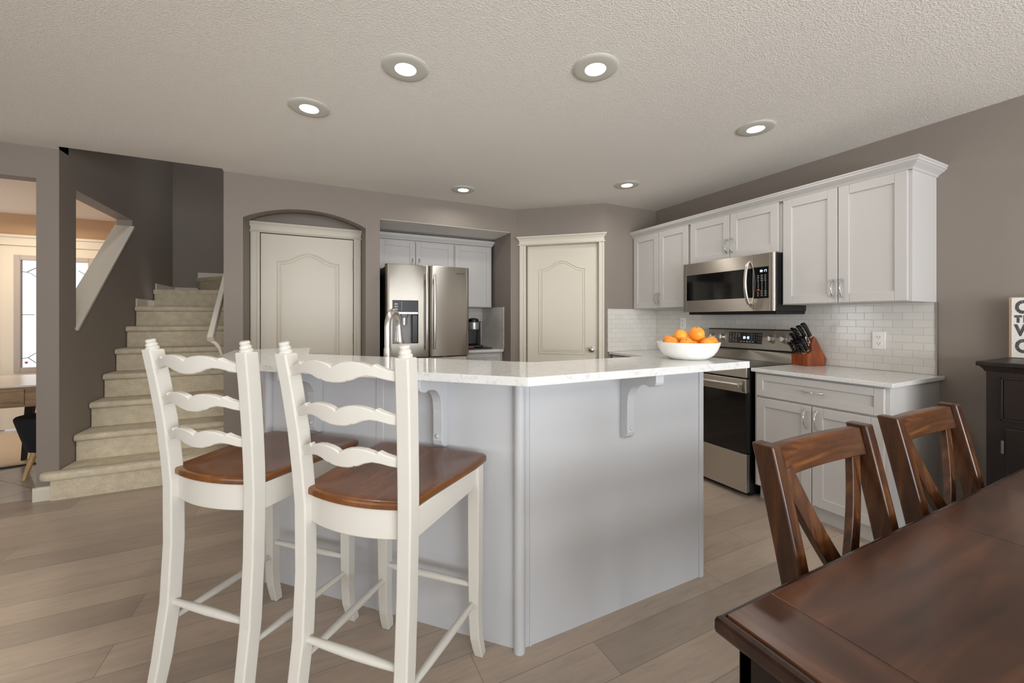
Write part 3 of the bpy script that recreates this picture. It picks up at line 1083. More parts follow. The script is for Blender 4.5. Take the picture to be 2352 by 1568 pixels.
# faucet and soap pump behind the bar
fc = thing('faucet', 'tall brushed steel gooseneck faucet rising behind the bar', 'faucet', (0.336, 2.172, 0.912), R(-31))
MB().lathe([(0.001, 0), (0.03, 0), (0.03, 0.006), (0.025, 0.012), (0.022, 0.10), (0.0195, 0.188), (0.0195, 0.19)], 24).build('base', M['steel_bright'], fc)
pts = [(0, 0, 0.19), (0, 0, 0.30)]
for k in range(1, 15):
    a_ = PI * k / 14 * 0.97
    pts.append((0, 0.078 - 0.078 * cos(a_), 0.30 + 0.082 * sin(a_)))
MB().tube(pts, 0.0165, 16).build('neck', M['steel_bright'], fc)
e_ = pts[-1]
T_ = Matrix.Translation(e_) @ Matrix.Rotation(R(187), 4, 'X')
MB().lathe([(0.001, -0.002), (0.0175, -0.002), (0.0175, 0.004), (0.0178, 0.006), (0.0185, 0.02), (0.026, 0.085), (0.028, 0.098), (0.026, 0.104), (0.001, 0.104)], 24, T_).build('spray_head', M['steel_bright'], fc)
MB().tube([(0.02, 0, 0.08), (0.05, 0, 0.085), (0.085, 0, 0.10)], [0.012, 0.009, 0.007], 10).build('lever', M['steel_bright'], fc)
sp = thing('soap_pump', 'small steel soap pump just showing over the bar edge', 'soap dispenser', (0.262, 2.262, 0.898), R(-45))
MB().lathe([(0.001, 0), (0.022, 0), (0.022, 0.008), (0.012, 0.014), (0.011, 0.07), (0.006, 0.075), (0.006, 0.135), (0.012, 0.138), (0.012, 0.15), (0.001, 0.152)], 16).build('pump', M['steel_bright'], sp)
MB().tube([(0, 0, 0.143), (0, 0.03, 0.145), (0, 0.045, 0.136)], 0.004, 8).build('spout', M['steel_bright'], sp)


# ================================================================== APPLIANCES
# refrigerator
fr = thing('refrigerator', 'stainless french-door refrigerator with a water dispenser in its niche', 'refrigerator', (0.568, 3.76, 0))
FW = 0.797
MB().box(0.004, FW - 0.004, 0.075, 0.86, 0.02, 1.742).build('body', M['black_plastic'], fr, bevel=0.004)


def fr_front(x, x0, x1):
    t = (2 * x - x0 - x1) / (x1 - x0)
    g_ = (x - FW / 2) / (FW / 2)
    return 0.018 * g_ * g_ - 0.008 + 0.014 * max(0, abs(t) - 0.93) / 0.07


def fridge_panel(x0, x1, z0, z1, hole=None):
    b = MB()
    xs = [x0 + (x1 - x0) * k / 24 for k in range(25)] + [x0 + 0.004, x1 - 0.004, x0 + 0.01, x1 - 0.01]
    zs = [z0, z0 + 0.006, z1 - 0.006, z1]
    if hole:
        xs = [x for x in xs if not (hole[0] - 0.006 < x < hole[0] + 0.006 or hole[1] - 0.006 < x < hole[1] + 0.006)] + [hole[0], hole[1]]
        zs += [hole[2], hole[3]]
    xs, zs = sorted(set(xs)), sorted(set(zs))
    nx, nz = len(xs), len(zs)
    vs = []
    for z in zs:
        ez = 0.005 if z in (z0, z1) else 0.0
        for x in xs:
            vs.append((x, fr_front(x, x0, x1) + ez, z))
    fs = []
    for i in range(nz - 1):
        for j in range(nx - 1):
            if hole and hole[0] <= xs[j] < hole[1] - 1e-6 and hole[2] <= zs[i] < hole[3] - 1e-6:
                continue
            q = i * nx + j
            fs.append((q, q + 1, q + nx + 1, q + nx))
    b.add(vs, fs, True)
    yb = 0.068
    bx = [(xs[0], zs[0]), (xs[-1], zs[0]), (xs[-1], zs[-1]), (xs[0], zs[-1])]
    # rim back to the body
    for idx in (range(nx - 1),):
        for j in idx:
            b.add([vs[j], vs[j + 1], (xs[j + 1], yb, zs[0]), (xs[j], yb, zs[0])], [(0, 1, 2, 3)], False)
            u_ = (nz - 1) * nx
            b.add([vs[u_ + j], vs[u_ + j + 1], (xs[j + 1], yb, zs[-1]), (xs[j], yb, zs[-1])], [(3, 2, 1, 0)], False)
    for i in range(nz - 1):
        for j in (0, nx - 1):
            b.add([vs[i * nx + j], vs[(i + 1) * nx + j], (xs[j], yb, zs[i + 1]), (xs[j], yb, zs[i])], [(0, 1, 2, 3)], False)
    if not hole:
        b.add([(x, yb, z) for x, z in bx], [(0, 1, 2, 3)], False)
    return b


hole = (0.056, 0.290, 1.025, 1.425)
dL = fridge_panel(0, 0.395, 0.895, 1.757, hole).build('door', M['steel_v'], fr, ang=50)
dR = fridge_panel(0.402, FW, 0.895, 1.757).build('door', M['steel_v'], fr, ang=50)
dF = fridge_panel(0, FW, 0.06, 0.885).build('freezer_drawer', M['steel_v'], fr, ang=50)
MB().tube([(0.12, 0.0, 0.82), (0.12, -0.05, 0.82), (FW - 0.12, -0.05, 0.82), (FW - 0.12, 0.0, 0.82)], 0.011, 10).build('handle', M['steel_bright'], dF)
for dd, xa in ((dL, 0.360), (dR, 0.436)):
    rings = []
    for k in range(13):
        t = k / 12
        y_ = -0.040 - 0.018 * (1 - (2 * t - 1) ** 2)
        z_ = 0.965 + 0.71 * t
        rings.append([(xa + 0.0125 * cos(2 * PI * q / 16), y_ + 0.0085 * sin(2 * PI * q / 16), z_) for q in range(16)])
    hb_ = MB().loft(rings)
    for z_ in (1.01, 1.63):
        hb_.tube([(xa, -0.004, z_), (xa, -0.048, z_)], 0.008, 10)
    hb_.build('handle', M['steel_bright'], dd)
# dispenser recess
dp = MB()
hx0, hx1, hz0, hz1 = hole
yb = 0.062
dp.add([(hx0, 0.0, hz0), (hx1, 0.0, hz0), (hx1, yb, hz0), (hx0, yb, hz0)], [(0, 1, 2, 3)])
dp.add([(hx0, 0.0, hz1), (hx1, 0.0, hz1), (hx1, yb, hz1), (hx0, yb, hz1)], [(3, 2, 1, 0)])
dp.add([(hx0, 0.0, hz0), (hx0, 0.0, hz1), (hx0, yb, hz1), (hx0, yb, hz0)], [(0, 1, 2, 3)])
dp.add([(hx1, 0.0, hz0), (hx1, 0.0, hz1), (hx1, yb, hz1), (hx1, yb, hz0)], [(3, 2, 1, 0)])
dp.add([(hx0, yb, hz0), (hx1, yb, hz0), (hx1, yb, hz1), (hx0, yb, hz1)], [(0, 1, 2, 3)])
dsp = dp.build('dispenser', M['grey_plastic'], dL)
MB().box(hx0 + 0.001, hx1 - 0.001, 0.0005, 0.03, 1.317, hz1 - 0.001).build('control_panel', M['dark_panel'], dL)
MB().box(hx0 + 0.001, hx1 - 0.001, -0.004, 0.03, 1.297, 1.317).build('button_strip', M['silver_plastic'], dL, bevel=0.002)
T_ = Matrix.Translation((0.165, 0.03, 1.297)) @ Matrix.Rotation(R(180), 4, 'X')
MB().lathe([(0.001, 0), (0.042, 0), (0.034, 0.03), (0.028, 0.034), (0.028, 0.1), (0.001, 0.1)], 20, T_).build('nozzle', M['silver_plastic'], dL)
MB().box(0.235, 0.286, 0.004, 0.05, 1.03, 1.292).build('side_pad', M['black_plastic'], dL, bevel=0.004)
pr = MB()
for z in (1.385, 1.362, 1.338):
    pr.box(0.072, 0.104, -0.0008, 0.0006, z, z + 0.006).box(0.078, 0.098, -0.0008, 0.0006, z + 0.009, z + 0.012)
for k in range(5):
    pr.box(0.135 + 0.0, 0.141, -0.0008, 0.0006, 1.335 + 0.017 * k, 1.341 + 0.017 * k)
pr.build('lettering', M['panel_print'], dL)
text('lettering', 'SAMSUNG', 0.016, M['panel_print_dark'], dR, (0.66, -0.0015, 1.69), (R(90), 0, 0), 0.0004, sx=1.25)
MB().box(0.52, 0.60, 0.0, 0.06, 0.884, 0.896).build('hinge_cover', M['black_plastic'], fr)

# coffee maker and its tray
tr = tag(MB().box(1.44, 1.80, 4.2, 4.50, 0.9155, 0.924).build('tray', M['black_plastic'], bevel=0.003), 'black tray under the coffee maker', 'tray')
km = thing('coffee_maker', 'black and silver single-cup coffee maker beside the refrigerator', 'coffee maker', (1.60, 4.35, 0.9245))
MB().box(-0.10, 0.11, -0.10, 0.12, 0, 0.03).build('base', M['black_plastic'], km, bevel=0.01, seg=3)
MB().box(-0.10, 0.09, 0.03, 0.12, 0.03, 0.25).build('column', M['black_plastic'], km, bevel=0.012, seg=3)
MB().prism([(0.085, -0.09), (0.12, -0.06), (0.12, 0.12), (0.085, 0.12)], 0.02, 0.30, 'z').build('water_tank', M['silver_plastic'], km, bevel=0.01, seg=3)
T_ = Matrix.Translation((0.02, -0.02, 0.20))
MB().lathe([(0.001, 0), (0.055, 0), (0.066, 0.012), (0.068, 0.085), (0.06, 0.092), (0.001, 0.092)], 28, T_).build('brew_head', M['silver_plastic'], km)
MB().lathe([(0.001, 0.092), (0.062, 0.092), (0.064, 0.105), (0.056, 0.125), (0.03, 0.136), (0.001, 0.137)], 28, T_).build('lid', M['black_plastic'], km)
pr = MB()
for k in range(3):
    pr.box(-0.02 + 0.028 * k, -0.005 + 0.028 * k, -0.062, -0.05, 0.318, 0.323)
pr.build('buttons', M['panel_print'], km)
tag(MB().tube([(1.46, 4.235, 0.933), (1.55, 4.225, 0.936), (1.585, 4.222, 0.932)], [0.009, 0.008, 0.005], 8).build('scoop', M['red']), 'small red-orange scoop lying on the black coffee tray', 'scoop')

# microwave over the range
mw = thing('microwave', 'stainless over-the-range microwave below the short upper cabinet', 'microwave', (2.955, 2.553, 1.312), RW)
MWW = 0.795
MB().box(0.004, MWW - 0.004, 0.022, XR - 2.955 - 0.009, 0.0, 0.422).build('body', M['black_plastic'], mw, bevel=0.003)
MB().box(0.03, MWW - 0.006, 0.035, XR - 2.955 - 0.02, -0.022, 0.0).build('vent_base', M['black_matte'], mw, bevel=0.004)
seam = 0.638
dr = MB()
gx0, gx1, gz0, gz1 = 0.032, 0.632, 0.100, 0.322
dr.box(0, gx0, 0, 0.022, 0, 0.424).box(gx0, seam, 0, 0.022, 0, gz0).box(gx0, seam, 0, 0.022, gz1, 0.424)
dr.box(gx1, seam, 0.002, 0.022, gz0, gz1)
door = dr.build('door', M['steel'], mw, bevel=0.001)
MB().box(gx0, gx1, 0.001, 0.02, gz0, gz1).build('window', M['black_glass'], door)
pts, rs = [], []
for k in range(15):
    t = k / 14
    pts.append((0.607, -0.006 - 0.044 * sin(PI * t) ** 0.6, 0.055 + 0.32 * t))
    rs.append(0.0125)
MB().tube(pts, rs, 14, flat=0.8).build('handle', M['steel_bright'], door)
cp_ = MB()
cx0, cx1 = 0.643, 0.752
cp_.box(seam + 0.002, MWW - 0.03, 0, 0.022, 0, 0.094).box(seam + 0.002, MWW - 0.03, 0, 0.022, 0.326, 0.424).box(cx1, MWW - 0.03, 0, 0.022, 0.094, 0.326)
cp_.tube([(MWW - 0.016, 0.014, 0), (MWW - 0.016, 0.014, 0.424)], 0.0155, 16)
cpo = cp_.build('control_frame', M['steel'], mw, bevel=0.001)
MB().box(seam + 0.002, cx1, 0.001, 0.02, 0.094, 0.326).build('control_panel', M['black_glass'], mw)


def digits(txt, x, z, h_, w_, gap, y, parent):
    """seven-segment clock digits"""
    seg_ = {'0': 'abcdef', '1': 'bc', '7': 'abc', '2': 'abged', ':': ':'}
    b = MB()
    t = h_ * 0.13
    for c_ in txt:
        if c_ == ':':
            b.box(x, x + t, y, y + 0.001, z + h_ * 0.25, z + h_ * 0.25 + t).box(x, x + t, y, y + 0.001, z + h_ * 0.65, z + h_ * 0.65 + t)
            x += t + gap
            continue
        s_ = seg_[c_]
        if 'a' in s_: b.box(x, x + w_, y, y + 0.001, z + h_ - t, z + h_)
        if 'g' in s_: b.box(x, x + w_, y, y + 0.001, z + h_ / 2 - t / 2, z + h_ / 2 + t / 2)
        if 'd' in s_: b.box(x, x + w_, y, y + 0.001, z, z + t)
        if 'f' in s_: b.box(x, x + t, y, y + 0.001, z + h_ / 2, z + h_)
        if 'e' in s_: b.box(x, x + t, y, y + 0.001, z, z + h_ / 2)
        if 'b' in s_: b.box(x + w_ - t, x + w_, y, y + 0.001, z + h_ / 2, z + h_)
        if 'c' in s_: b.box(x + w_ - t, x + w_, y, y + 0.001, z, z + h_ / 2)
        x += w_ + gap
    return b.build('clock_digits', M['led'], parent)


digits('10:17', 0.683, 0.288, 0.016, 0.009, 0.004, 0.0, mw)
pr = MB()
rnd = random.Random(3)
for row in range(13):
    z = 0.262 - row * 0.0125
    for c_ in range(3):
        x = 0.668 + c_ * 0.027
        if 4 <= row <= 8:
            pr.box(x + 0.006, x + 0.010, 0.0002, 0.001, z, z + 0.005)
        else:
            ww = rnd.uniform(0.010, 0.016)
            pr.box(x, x + ww, 0.0002, 0.001, z, z + 0.003)
pr.build('lettering', M['panel_print'], mw)
MB().box(0.664, 0.686, 0.0002, 0.001, 0.149, 0.160).build('stop_key', M['red'], mw)

# range
rn = thing('range', 'stainless electric range with a black glass oven door', 'range', (2.70, 2.555, 0), RW)
RWd = 0.762
MB().box(0.002, RWd - 0.002, 0.03, 0.655, 0.03, 0.90).build('body', M['black_plastic'], rn, bevel=0.003)
MB().box(0.02, RWd - 0.02, 0.06, 0.60, 0.0, 0.03).build('feet', M['black_matte'], rn)
MB().box(0, RWd, 0.0, 0.56, 0.90, 0.915).build('cooktop', M['black_glass'], rn, bevel=0.004)
MB().box(0, RWd, -0.006, 0.03, 0.842, 0.912).build('front_trim', M['steel'], rn, bevel=0.004)
od = MB()
od.box(0, RWd, -0.012, 0.028, 0.735, 0.83)
odo = od.build('oven_door', M['steel'], rn, bevel=0.003)
MB().box(0.0, RWd, -0.010, 0.028, 0.312, 0.735).build('oven_glass', M['black_glass'], odo, bevel=0.003)
hb = MB().tube([(0.03, -0.052, 0.79), (RWd - 0.03, -0.052, 0.79)], 0.0135, 14)
for x in (0.045, RWd - 0.045):
    hb.tube([(x, -0.01, 0.79), (x, -0.05, 0.79)], 0.010, 10)
hb.build('handle', M['steel_bright'], odo)
vt = MB()
for k in range(8):
    vt.box(RWd - 0.03, RWd - 0.012, -0.0135, -0.011, 0.745 + 0.0095 * k, 0.749 + 0.0095 * k)
vt.build('vent_slots', M['dark_gap'], odo)
MB().box(0, RWd, -0.010, 0.028, 0.038, 0.305).build('storage_drawer', M['steel'], rn, bevel=0.003)
bg = MB()
bg.prism([(0.575, 0.905), (0.54, 0.915), (0.585, 0.992), (0.63, 0.992), (0.63, 0.905)], 0, RWd, 'x')
bg.build('back_riser', M['steel'], rn, bevel=0.002)
MB().box(0.004, RWd - 0.004, 0.585, 0.63, 0.99, 1.006).build('vent_gap', M['dark_gap'], rn)
cpn = MB().prism([(0.575, 1.004), (0.592, 1.16), (0.64, 1.16), (0.64, 1.004)], 0, RWd, 'x').build('control_panel', M['steel'], rn, bevel=0.002)
MB().box(0.0, RWd, 0.59, 0.645, 1.160, 1.168).build('top_cap', M['black_plastic'], rn, bevel=0.002)


def cpy(z):
    return 0.575 + 0.017 * (z - 1.004) / 0.156


tilt = math.atan2(0.017, 0.156)
for Y_ in (2.512, 2.411, 1.984, 1.887):
    x = 2.555 - Y_
    T_ = Matrix.Translation((x, cpy(1.092), 1.092)) @ Matrix.Rotation(R(90) - tilt, 4, 'X')
    k_ = MB().lathe([(0.001, 0), (0.026, 0), (0.026, 0.006), (0.0225, 0.008), (0.021, 0.03), (0.019, 0.033), (0.001, 0.033)], 28, T_)
    k_.box(-0.0045, 0.0045, -0.021, 0.021, 0.03, 0.043, T_)
    k_.build('knob', M['steel_bright'], cpn, bevel=0.001)
    pm = MB()
    for a_ in (-60, 0, 60):
        q = (x + 0.038 * sin(R(a_)), 1.092 + 0.038 * cos(R(a_)))
        pm.box(q[0] - 0.004, q[0] + 0.004, cpy(q[1]) - 0.0008, cpy(q[1]) + 0.001, q[1] - 0.001, q[1] + 0.001)
    pm.build('lettering', M['panel_print_dark'], cpn)
T_ = Matrix.Translation((0, cpy(1.092), 1.092)) @ Matrix.Rotation(-tilt, 4, 'X')
dx0, dx1 = 2.555 - 2.347, 2.555 - 2.054
MB().box(dx0, dx1, -0.0012, 0.004, -0.046, 0.046, T_).build('display', M['black_glass'], cpn)
dg = digits('10:10', dx0 + 0.125, -0.008, 0.021, 0.010, 0.004, -0.0026, cpn)
dg.matrix_local = T_
pr = MB()
for row in range(6):
    for c_ in range(4):
        if row >= 3 and c_ == 3:
            continue
        x = dx0 + 0.010 + c_ * 0.026
        pr.box(x, x + rnd.uniform(0.008, 0.017), -0.0022, -0.001, 0.034 - row * 0.0135, 0.037 - row * 0.0135, T_)
for row in range(3):
    for c_ in range(3):
        x = dx1 - 0.088 + c_ * 0.021
        pr.box(x, x + 0.004, -0.0022, -0.001, 0.026 - row * 0.021, 0.031 - row * 0.021, T_)
for c_ in range(5):
    x = dx0 + 0.108 + c_ * 0.026
    pr.box(x, x + 0.014, -0.0022, -0.001, -0.034, -0.029, T_)
for row in range(3):
    x, z = dx1 - 0.03, 0.022 - row * 0.028
    for q in ((x, x + 0.022, z, z + 0.001), (x, x + 0.022, z + 0.013, z + 0.014), (x, x + 0.001, z, z + 0.014), (x + 0.021, x + 0.022, z, z + 0.014)):
        pr.box(q[0], q[1], -0.0022, -0.001, q[2], q[3], T_)
pr.build('lettering', M['panel_print'], cpn)


# outlets
def outlet(label, y, z, w=0.07, h_=0.115):
    r = thing('wall_outlet', label, 'outlet', (XR - 0.0085, y, z), RW)
    MB().box(-w / 2, w / 2, -0.006, 0, -h_ / 2, h_ / 2).build('cover_plate', M['plastic_white'], r, bevel=0.002)
    for s_ in (-1, 1):
        sk_ = MB().prism([(0.017 * cos(R(a_)), 0.017 * max(-0.8, min(0.8, sin(R(a_)))) + s_ * 0.021) for a_ in range(0, 360, 15)], -0.008, -0.004, 'y').build('socket', M['plastic_white'], r)
        MB().box(-0.008, -0.006, -0.0085, -0.0075, s_ * 0.021 - 0.002, s_ * 0.021 + 0.008).box(0.006, 0.008, -0.0085, -0.0075, s_ * 0.021 - 0.002, s_ * 0.021 + 0.008).box(-0.002, 0.002, -0.0085, -0.0075, s_ * 0.021 - 0.010, s_ * 0.021 - 0.006).build('slots', M['dark_gap'], sk_)


outlet('white double outlet on the tiles right of the knife block', 1.322, 1.112)
outlet('white double outlet on the tiles above the fruit bowl', 2.905, 1.208)

# ------------------------------------------------------------------ knife block
kb = thing('knife_block', 'cherry wood knife block on the worktop beside the range', 'knife block', (3.164, 1.705, 0.9155), R(-100))
KP = [(0, 0), (0, 0.082), (0.036, 0.108), (0.032, 0.150), (0.054, 0.214), (0.070, 0.208), (0.180, 0.045), (0.166, 0)]
MB().prism([(q[0], q[1]) for q in KP], -0.0625, 0.0625, 'x').build('block', M['cherry'], kb, bevel=0.002)
KBM = kb.matrix_basis.copy()
kdir = Vector((0, -0.55, 0.83)).normalized()


def knife(label, x, y, z, ln, w, group, steel_end=True):
    """handle leaving the slot at local (x, y, z) of the block"""
    base = Vector((x, y, z))
    r = thing('knife', label, 'knife', tuple(KBM @ base), kb.rotation_euler.copy(), group)
    th = w * 0.36
    perp = Vector((0, kdir.z, -kdir.y))
    rings = []
    for t, hw_, bend in ((0.012, 0.42, 0), (0.1, 0.46, 0), (0.4, 0.40, 0.01), (0.75, 0.48, 0.0), (0.95, 0.54, -0.06), (1.0, 0.42, -0.10)):
        c_ = kdir * ln * t + perp * bend * ln
        rings.append([tuple(c_ + Vector((1, 0, 0)) * th * cos(2 * PI * i / 12) + perp * w * hw_ * sin(2 * PI * i / 12)) for i in range(12)])
    h_ = MB().loft(rings)
    hd_ = h_.build('handle', M['black_plastic'], r)
    b = MB().loft([[tuple(kdir * t + Vector((sx * th * 1.02, 0, 0)) + perp * sy * w * 0.44) for sx, sy in ((-1, -1), (1, -1), (1, 1), (-1, 1))] for t in (0.001, 0.012)], smooth=False)
    b.build('bolster', M['steel_bright'], r)
    if steel_end:
        rv = MB()
        for t in (0.25, 0.5, 0.75):
            for s_ in (-1, 1):
                rv.ball(tuple(kdir * ln * t + Vector((s_ * th, 0, 0))), 0.0026, 8)
        rv.build('rivets', M['steel_bright'], r)
    return r


names = ['left', 'middle', 'right']
for i, x in enumerate((-0.044, -0.006, 0.032)):
    knife('black riveted steak knife, %s of the front row in the knife block' % names[i], x, 0.008, 0.090, 0.095, 0.026, 'steak knives in the block')
for i, x in enumerate((-0.036, 0.002, 0.040)):
    knife('black riveted steak knife, %s of the second row in the knife block' % names[i], x, 0.028, 0.106, 0.095, 0.026, 'steak knives in the block')
knife('long black-handled knife, topmost of the knife block', 0.042, 0.050, 0.206, 0.125, 0.034, 'large knives in the block', False)
knife('broad black-handled knife just below the topmost knife in the block', 0.014, 0.043, 0.188, 0.125, 0.034, 'large knives in the block')
knife('broad riveted knife in the middle of the block above the steak knives', -0.014, 0.036, 0.166, 0.125, 0.034, 'large knives in the block')
knife('slim black sharpening steel at the left top of the knife block', -0.042, 0.042, 0.184, 0.11, 0.022, 'large knives in the block', False)
knife('short black-handled knife at the left edge of the block above the steak knives', -0.046, 0.033, 0.152, 0.10, 0.028, 'large knives in the block', False)
sc = thing('scissors', 'kitchen scissors with black loops at the right of the knife block', 'scissors', tuple(KBM @ Vector((0.040, 0.033, 0.140))), kb.rotation_euler.copy())
perp = Vector((0, kdir.z, -kdir.y))
for s_ in (-1, 1):
    pts = []
    for k in range(17):
        a_ = 2 * PI * k / 16
        c_ = kdir * (0.045 + 0.028 * cos(a_)) + perp * (s_ * 0.014 + 0.011 * sin(a_)) + Vector((s_ * 0.003, 0, 0))
        pts.append(tuple(c_))
    MB().tube(pts, 0.0042, 8).tube([tuple(kdir * 0.0), tuple(kdir * 0.02 + perp * s_ * 0.01)], 0.004, 8).build('finger_loop', M['black_plastic'] if s_ < 0 else M['nickel'], sc)

# ------------------------------------------------------------------ fruit bowl
bo = thing('fruit_bowl', 'white textured ceramic bowl holding oranges on the bar', 'bowl', (1.555, 1.318, 1.0705))
MB().lathe([(0.001, 0.0), (0.078, 0.0), (0.084, 0.003), (0.108, 0.018), (0.124, 0.040), (0.133, 0.062), (0.1375, 0.078), (0.1345, 0.0785), (0.129, 0.064), (0.119, 0.043), (0.103, 0.023), (0.075, 0.010), (0.001, 0.008)], 56).build('bowl_wall', M['ceramic'], bo)
rt = Vector((cos(R(26)), -sin(R(26)), 0))     # to the right as seen from the stools
fw = Vector((sin(R(26)), cos(R(26)), 0))
orr = 0.031
# (to the right, away, height above the bar, label)
OR = [(-0.090, -0.035, 0.073, 'orange at the far left rim of the white bowl'),
      (-0.041, -0.078, 0.072, 'front orange, left of the middle in the white bowl'),
      (0.006, -0.045, 0.060, 'small orange at the front middle of the white bowl'),
      (0.050, -0.080, 0.069, 'front orange, right of the middle in the white bowl'),
      (0.092, -0.030, 0.074, 'orange at the far right rim of the white bowl'),
      (-0.040, -0.012, 0.106, 'raised orange, left of the two topmost in the bowl'),
      (0.024, -0.035, 0.116, 'largest orange, topmost of the heap in the bowl'),
      (0.066, 0.022, 0.084, 'orange behind the topmost one, near the range side of the bowl'),
      (-0.075, 0.032, 0.078, 'orange behind the left rim one, mostly hidden in the bowl'),
      (0.010, 0.060, 0.082, 'orange at the back of the bowl behind the two topmost'),
      None]
OR[10] = (0.0, 0.012, 0.045, 'orange buried at the bottom of the heap in the bowl')
proto = None
for i, (a_, b_, z_, lb) in enumerate(OR):
    p = Vector((1.555, 1.318, 1.0705 + z_)) + rt * a_ + fw * b_
    if proto is None:
        proto = thing('orange', lb, 'orange', tuple(p), 0, 'oranges in the bowl')
        MB().ball((0, 0, 0), orr, 24, squash=0.93).build('peel', M['orange'], proto)
        MB().lathe([(0.001, 0.0275), (0.003, 0.0278), (0.003, 0.0295), (0.001, 0.030)], 8).build('stem', M['stem'], proto)
        o = proto
    else:
        o = copy_tree(proto)
        o.location = p
        tag(o, lb)
    sc_ = (1.0, 0.95, 0.88, 0.97, 1.0, 1.0, 1.1, 0.95, 0.95, 0.95, 0.95)[i]
    o.scale = (sc_, sc_, sc_)
    o.rotation_euler = (rnd.uniform(-0.9, 0.9), rnd.uniform(-0.9, 0.9), rnd.uniform(0, 6))

# ------------------------------------------------------------------ recessed ceiling lights
LT = [((0.379, 1.923), 'round recessed ceiling light over the bar, nearest to the stools'),
      ((1.185, 1.529), 'round recessed ceiling light over the bar, nearest to the fruit bowl'),
      ((-0.036, 2.522), 'round recessed ceiling light nearest to the stair opening'),
      ((2.455, 1.575), 'round recessed ceiling light in front of the right-wall upper cabinets'),
      ((1.212, 3.502), 'small looking recessed ceiling light in front of the refrigerator niche'),
      ((2.47, 2.741), 'small looking recessed ceiling light in front of the pantry corner')]
LIGHTS = []
for i, ((x, y), lb) in enumerate(LT):
    if i == 0:
        o = thing('ceiling_light', lb, 'ceiling light', (x, y, H), 0, 'recessed ceiling lights')
        MB().lathe([(0.106, 0.002), (0.107, -0.002), (0.104, -0.005), (0.09, -0.0075), (0.066, -0.009), (0.050, -0.009), (0.047, -0.006), (0.046, 0.002)], 48, cap=False).build('trim_ring', M['lamp_trim'], o)
        MB().lathe([(0.0465, -0.004), (0.035, -0.0065), (0.001, -0.0075)], 40, cap=False).build('lens', M['lamp_lens'], o)
        l0 = o
    else:
        o = copy_tree(l0)
        o.location = (x, y, H)
        tag(o, lb)
    ld = area_light('downlight', (x, y, H - 0.012), (0, 0, 0), 0.10, 0.10, 3.7, (1.0, 0.96, 0.89), 'DISK', 165)


# ================================================================== BAR STOOLS
def slat_outline(half, z0):
    """scalloped ladder-back slat outline in (x, z), z0 = middle height"""
    top, bot = [], []
    L_ = half

    def add(lst, pts):
        lst.extend(pts)
    # top edge from left to right (mirrored about 0)
    right = [(0.0, 0.013), (0.06, 0.021), (0.16, 0.027), (0.30, 0.030), (0.44, 0.0275), (0.55, 0.021), (0.60, 0.0165), (0.615, 0.021), (0.64, 0.023), (0.72, 0.015), (0.82, 0.008), (0.92, 0.004), (1.0, 0.003)]
    top = [(-a_, b_) for a_, b_ in right[::-1]] + right[1:]
    rb = [(0.0, -0.030), (0.12, -0.029), (0.20, -0.0255), (0.222, -0.021), (0.24, -0.0235), (0.30, -0.021), (0.40, -0.013), (0.52, -0.0085), (0.64, -0.0115), (0.78, -0.019), (0.90, -0.0235), (1.0, -0.025)]
    bot = [(a_, b_) for a_, b_ in rb[::-1]] + [(-a_, b_) for a_, b_ in rb[1:]]
    return [(a_ * L_, z0 + b_) for a_, b_ in top + bot]


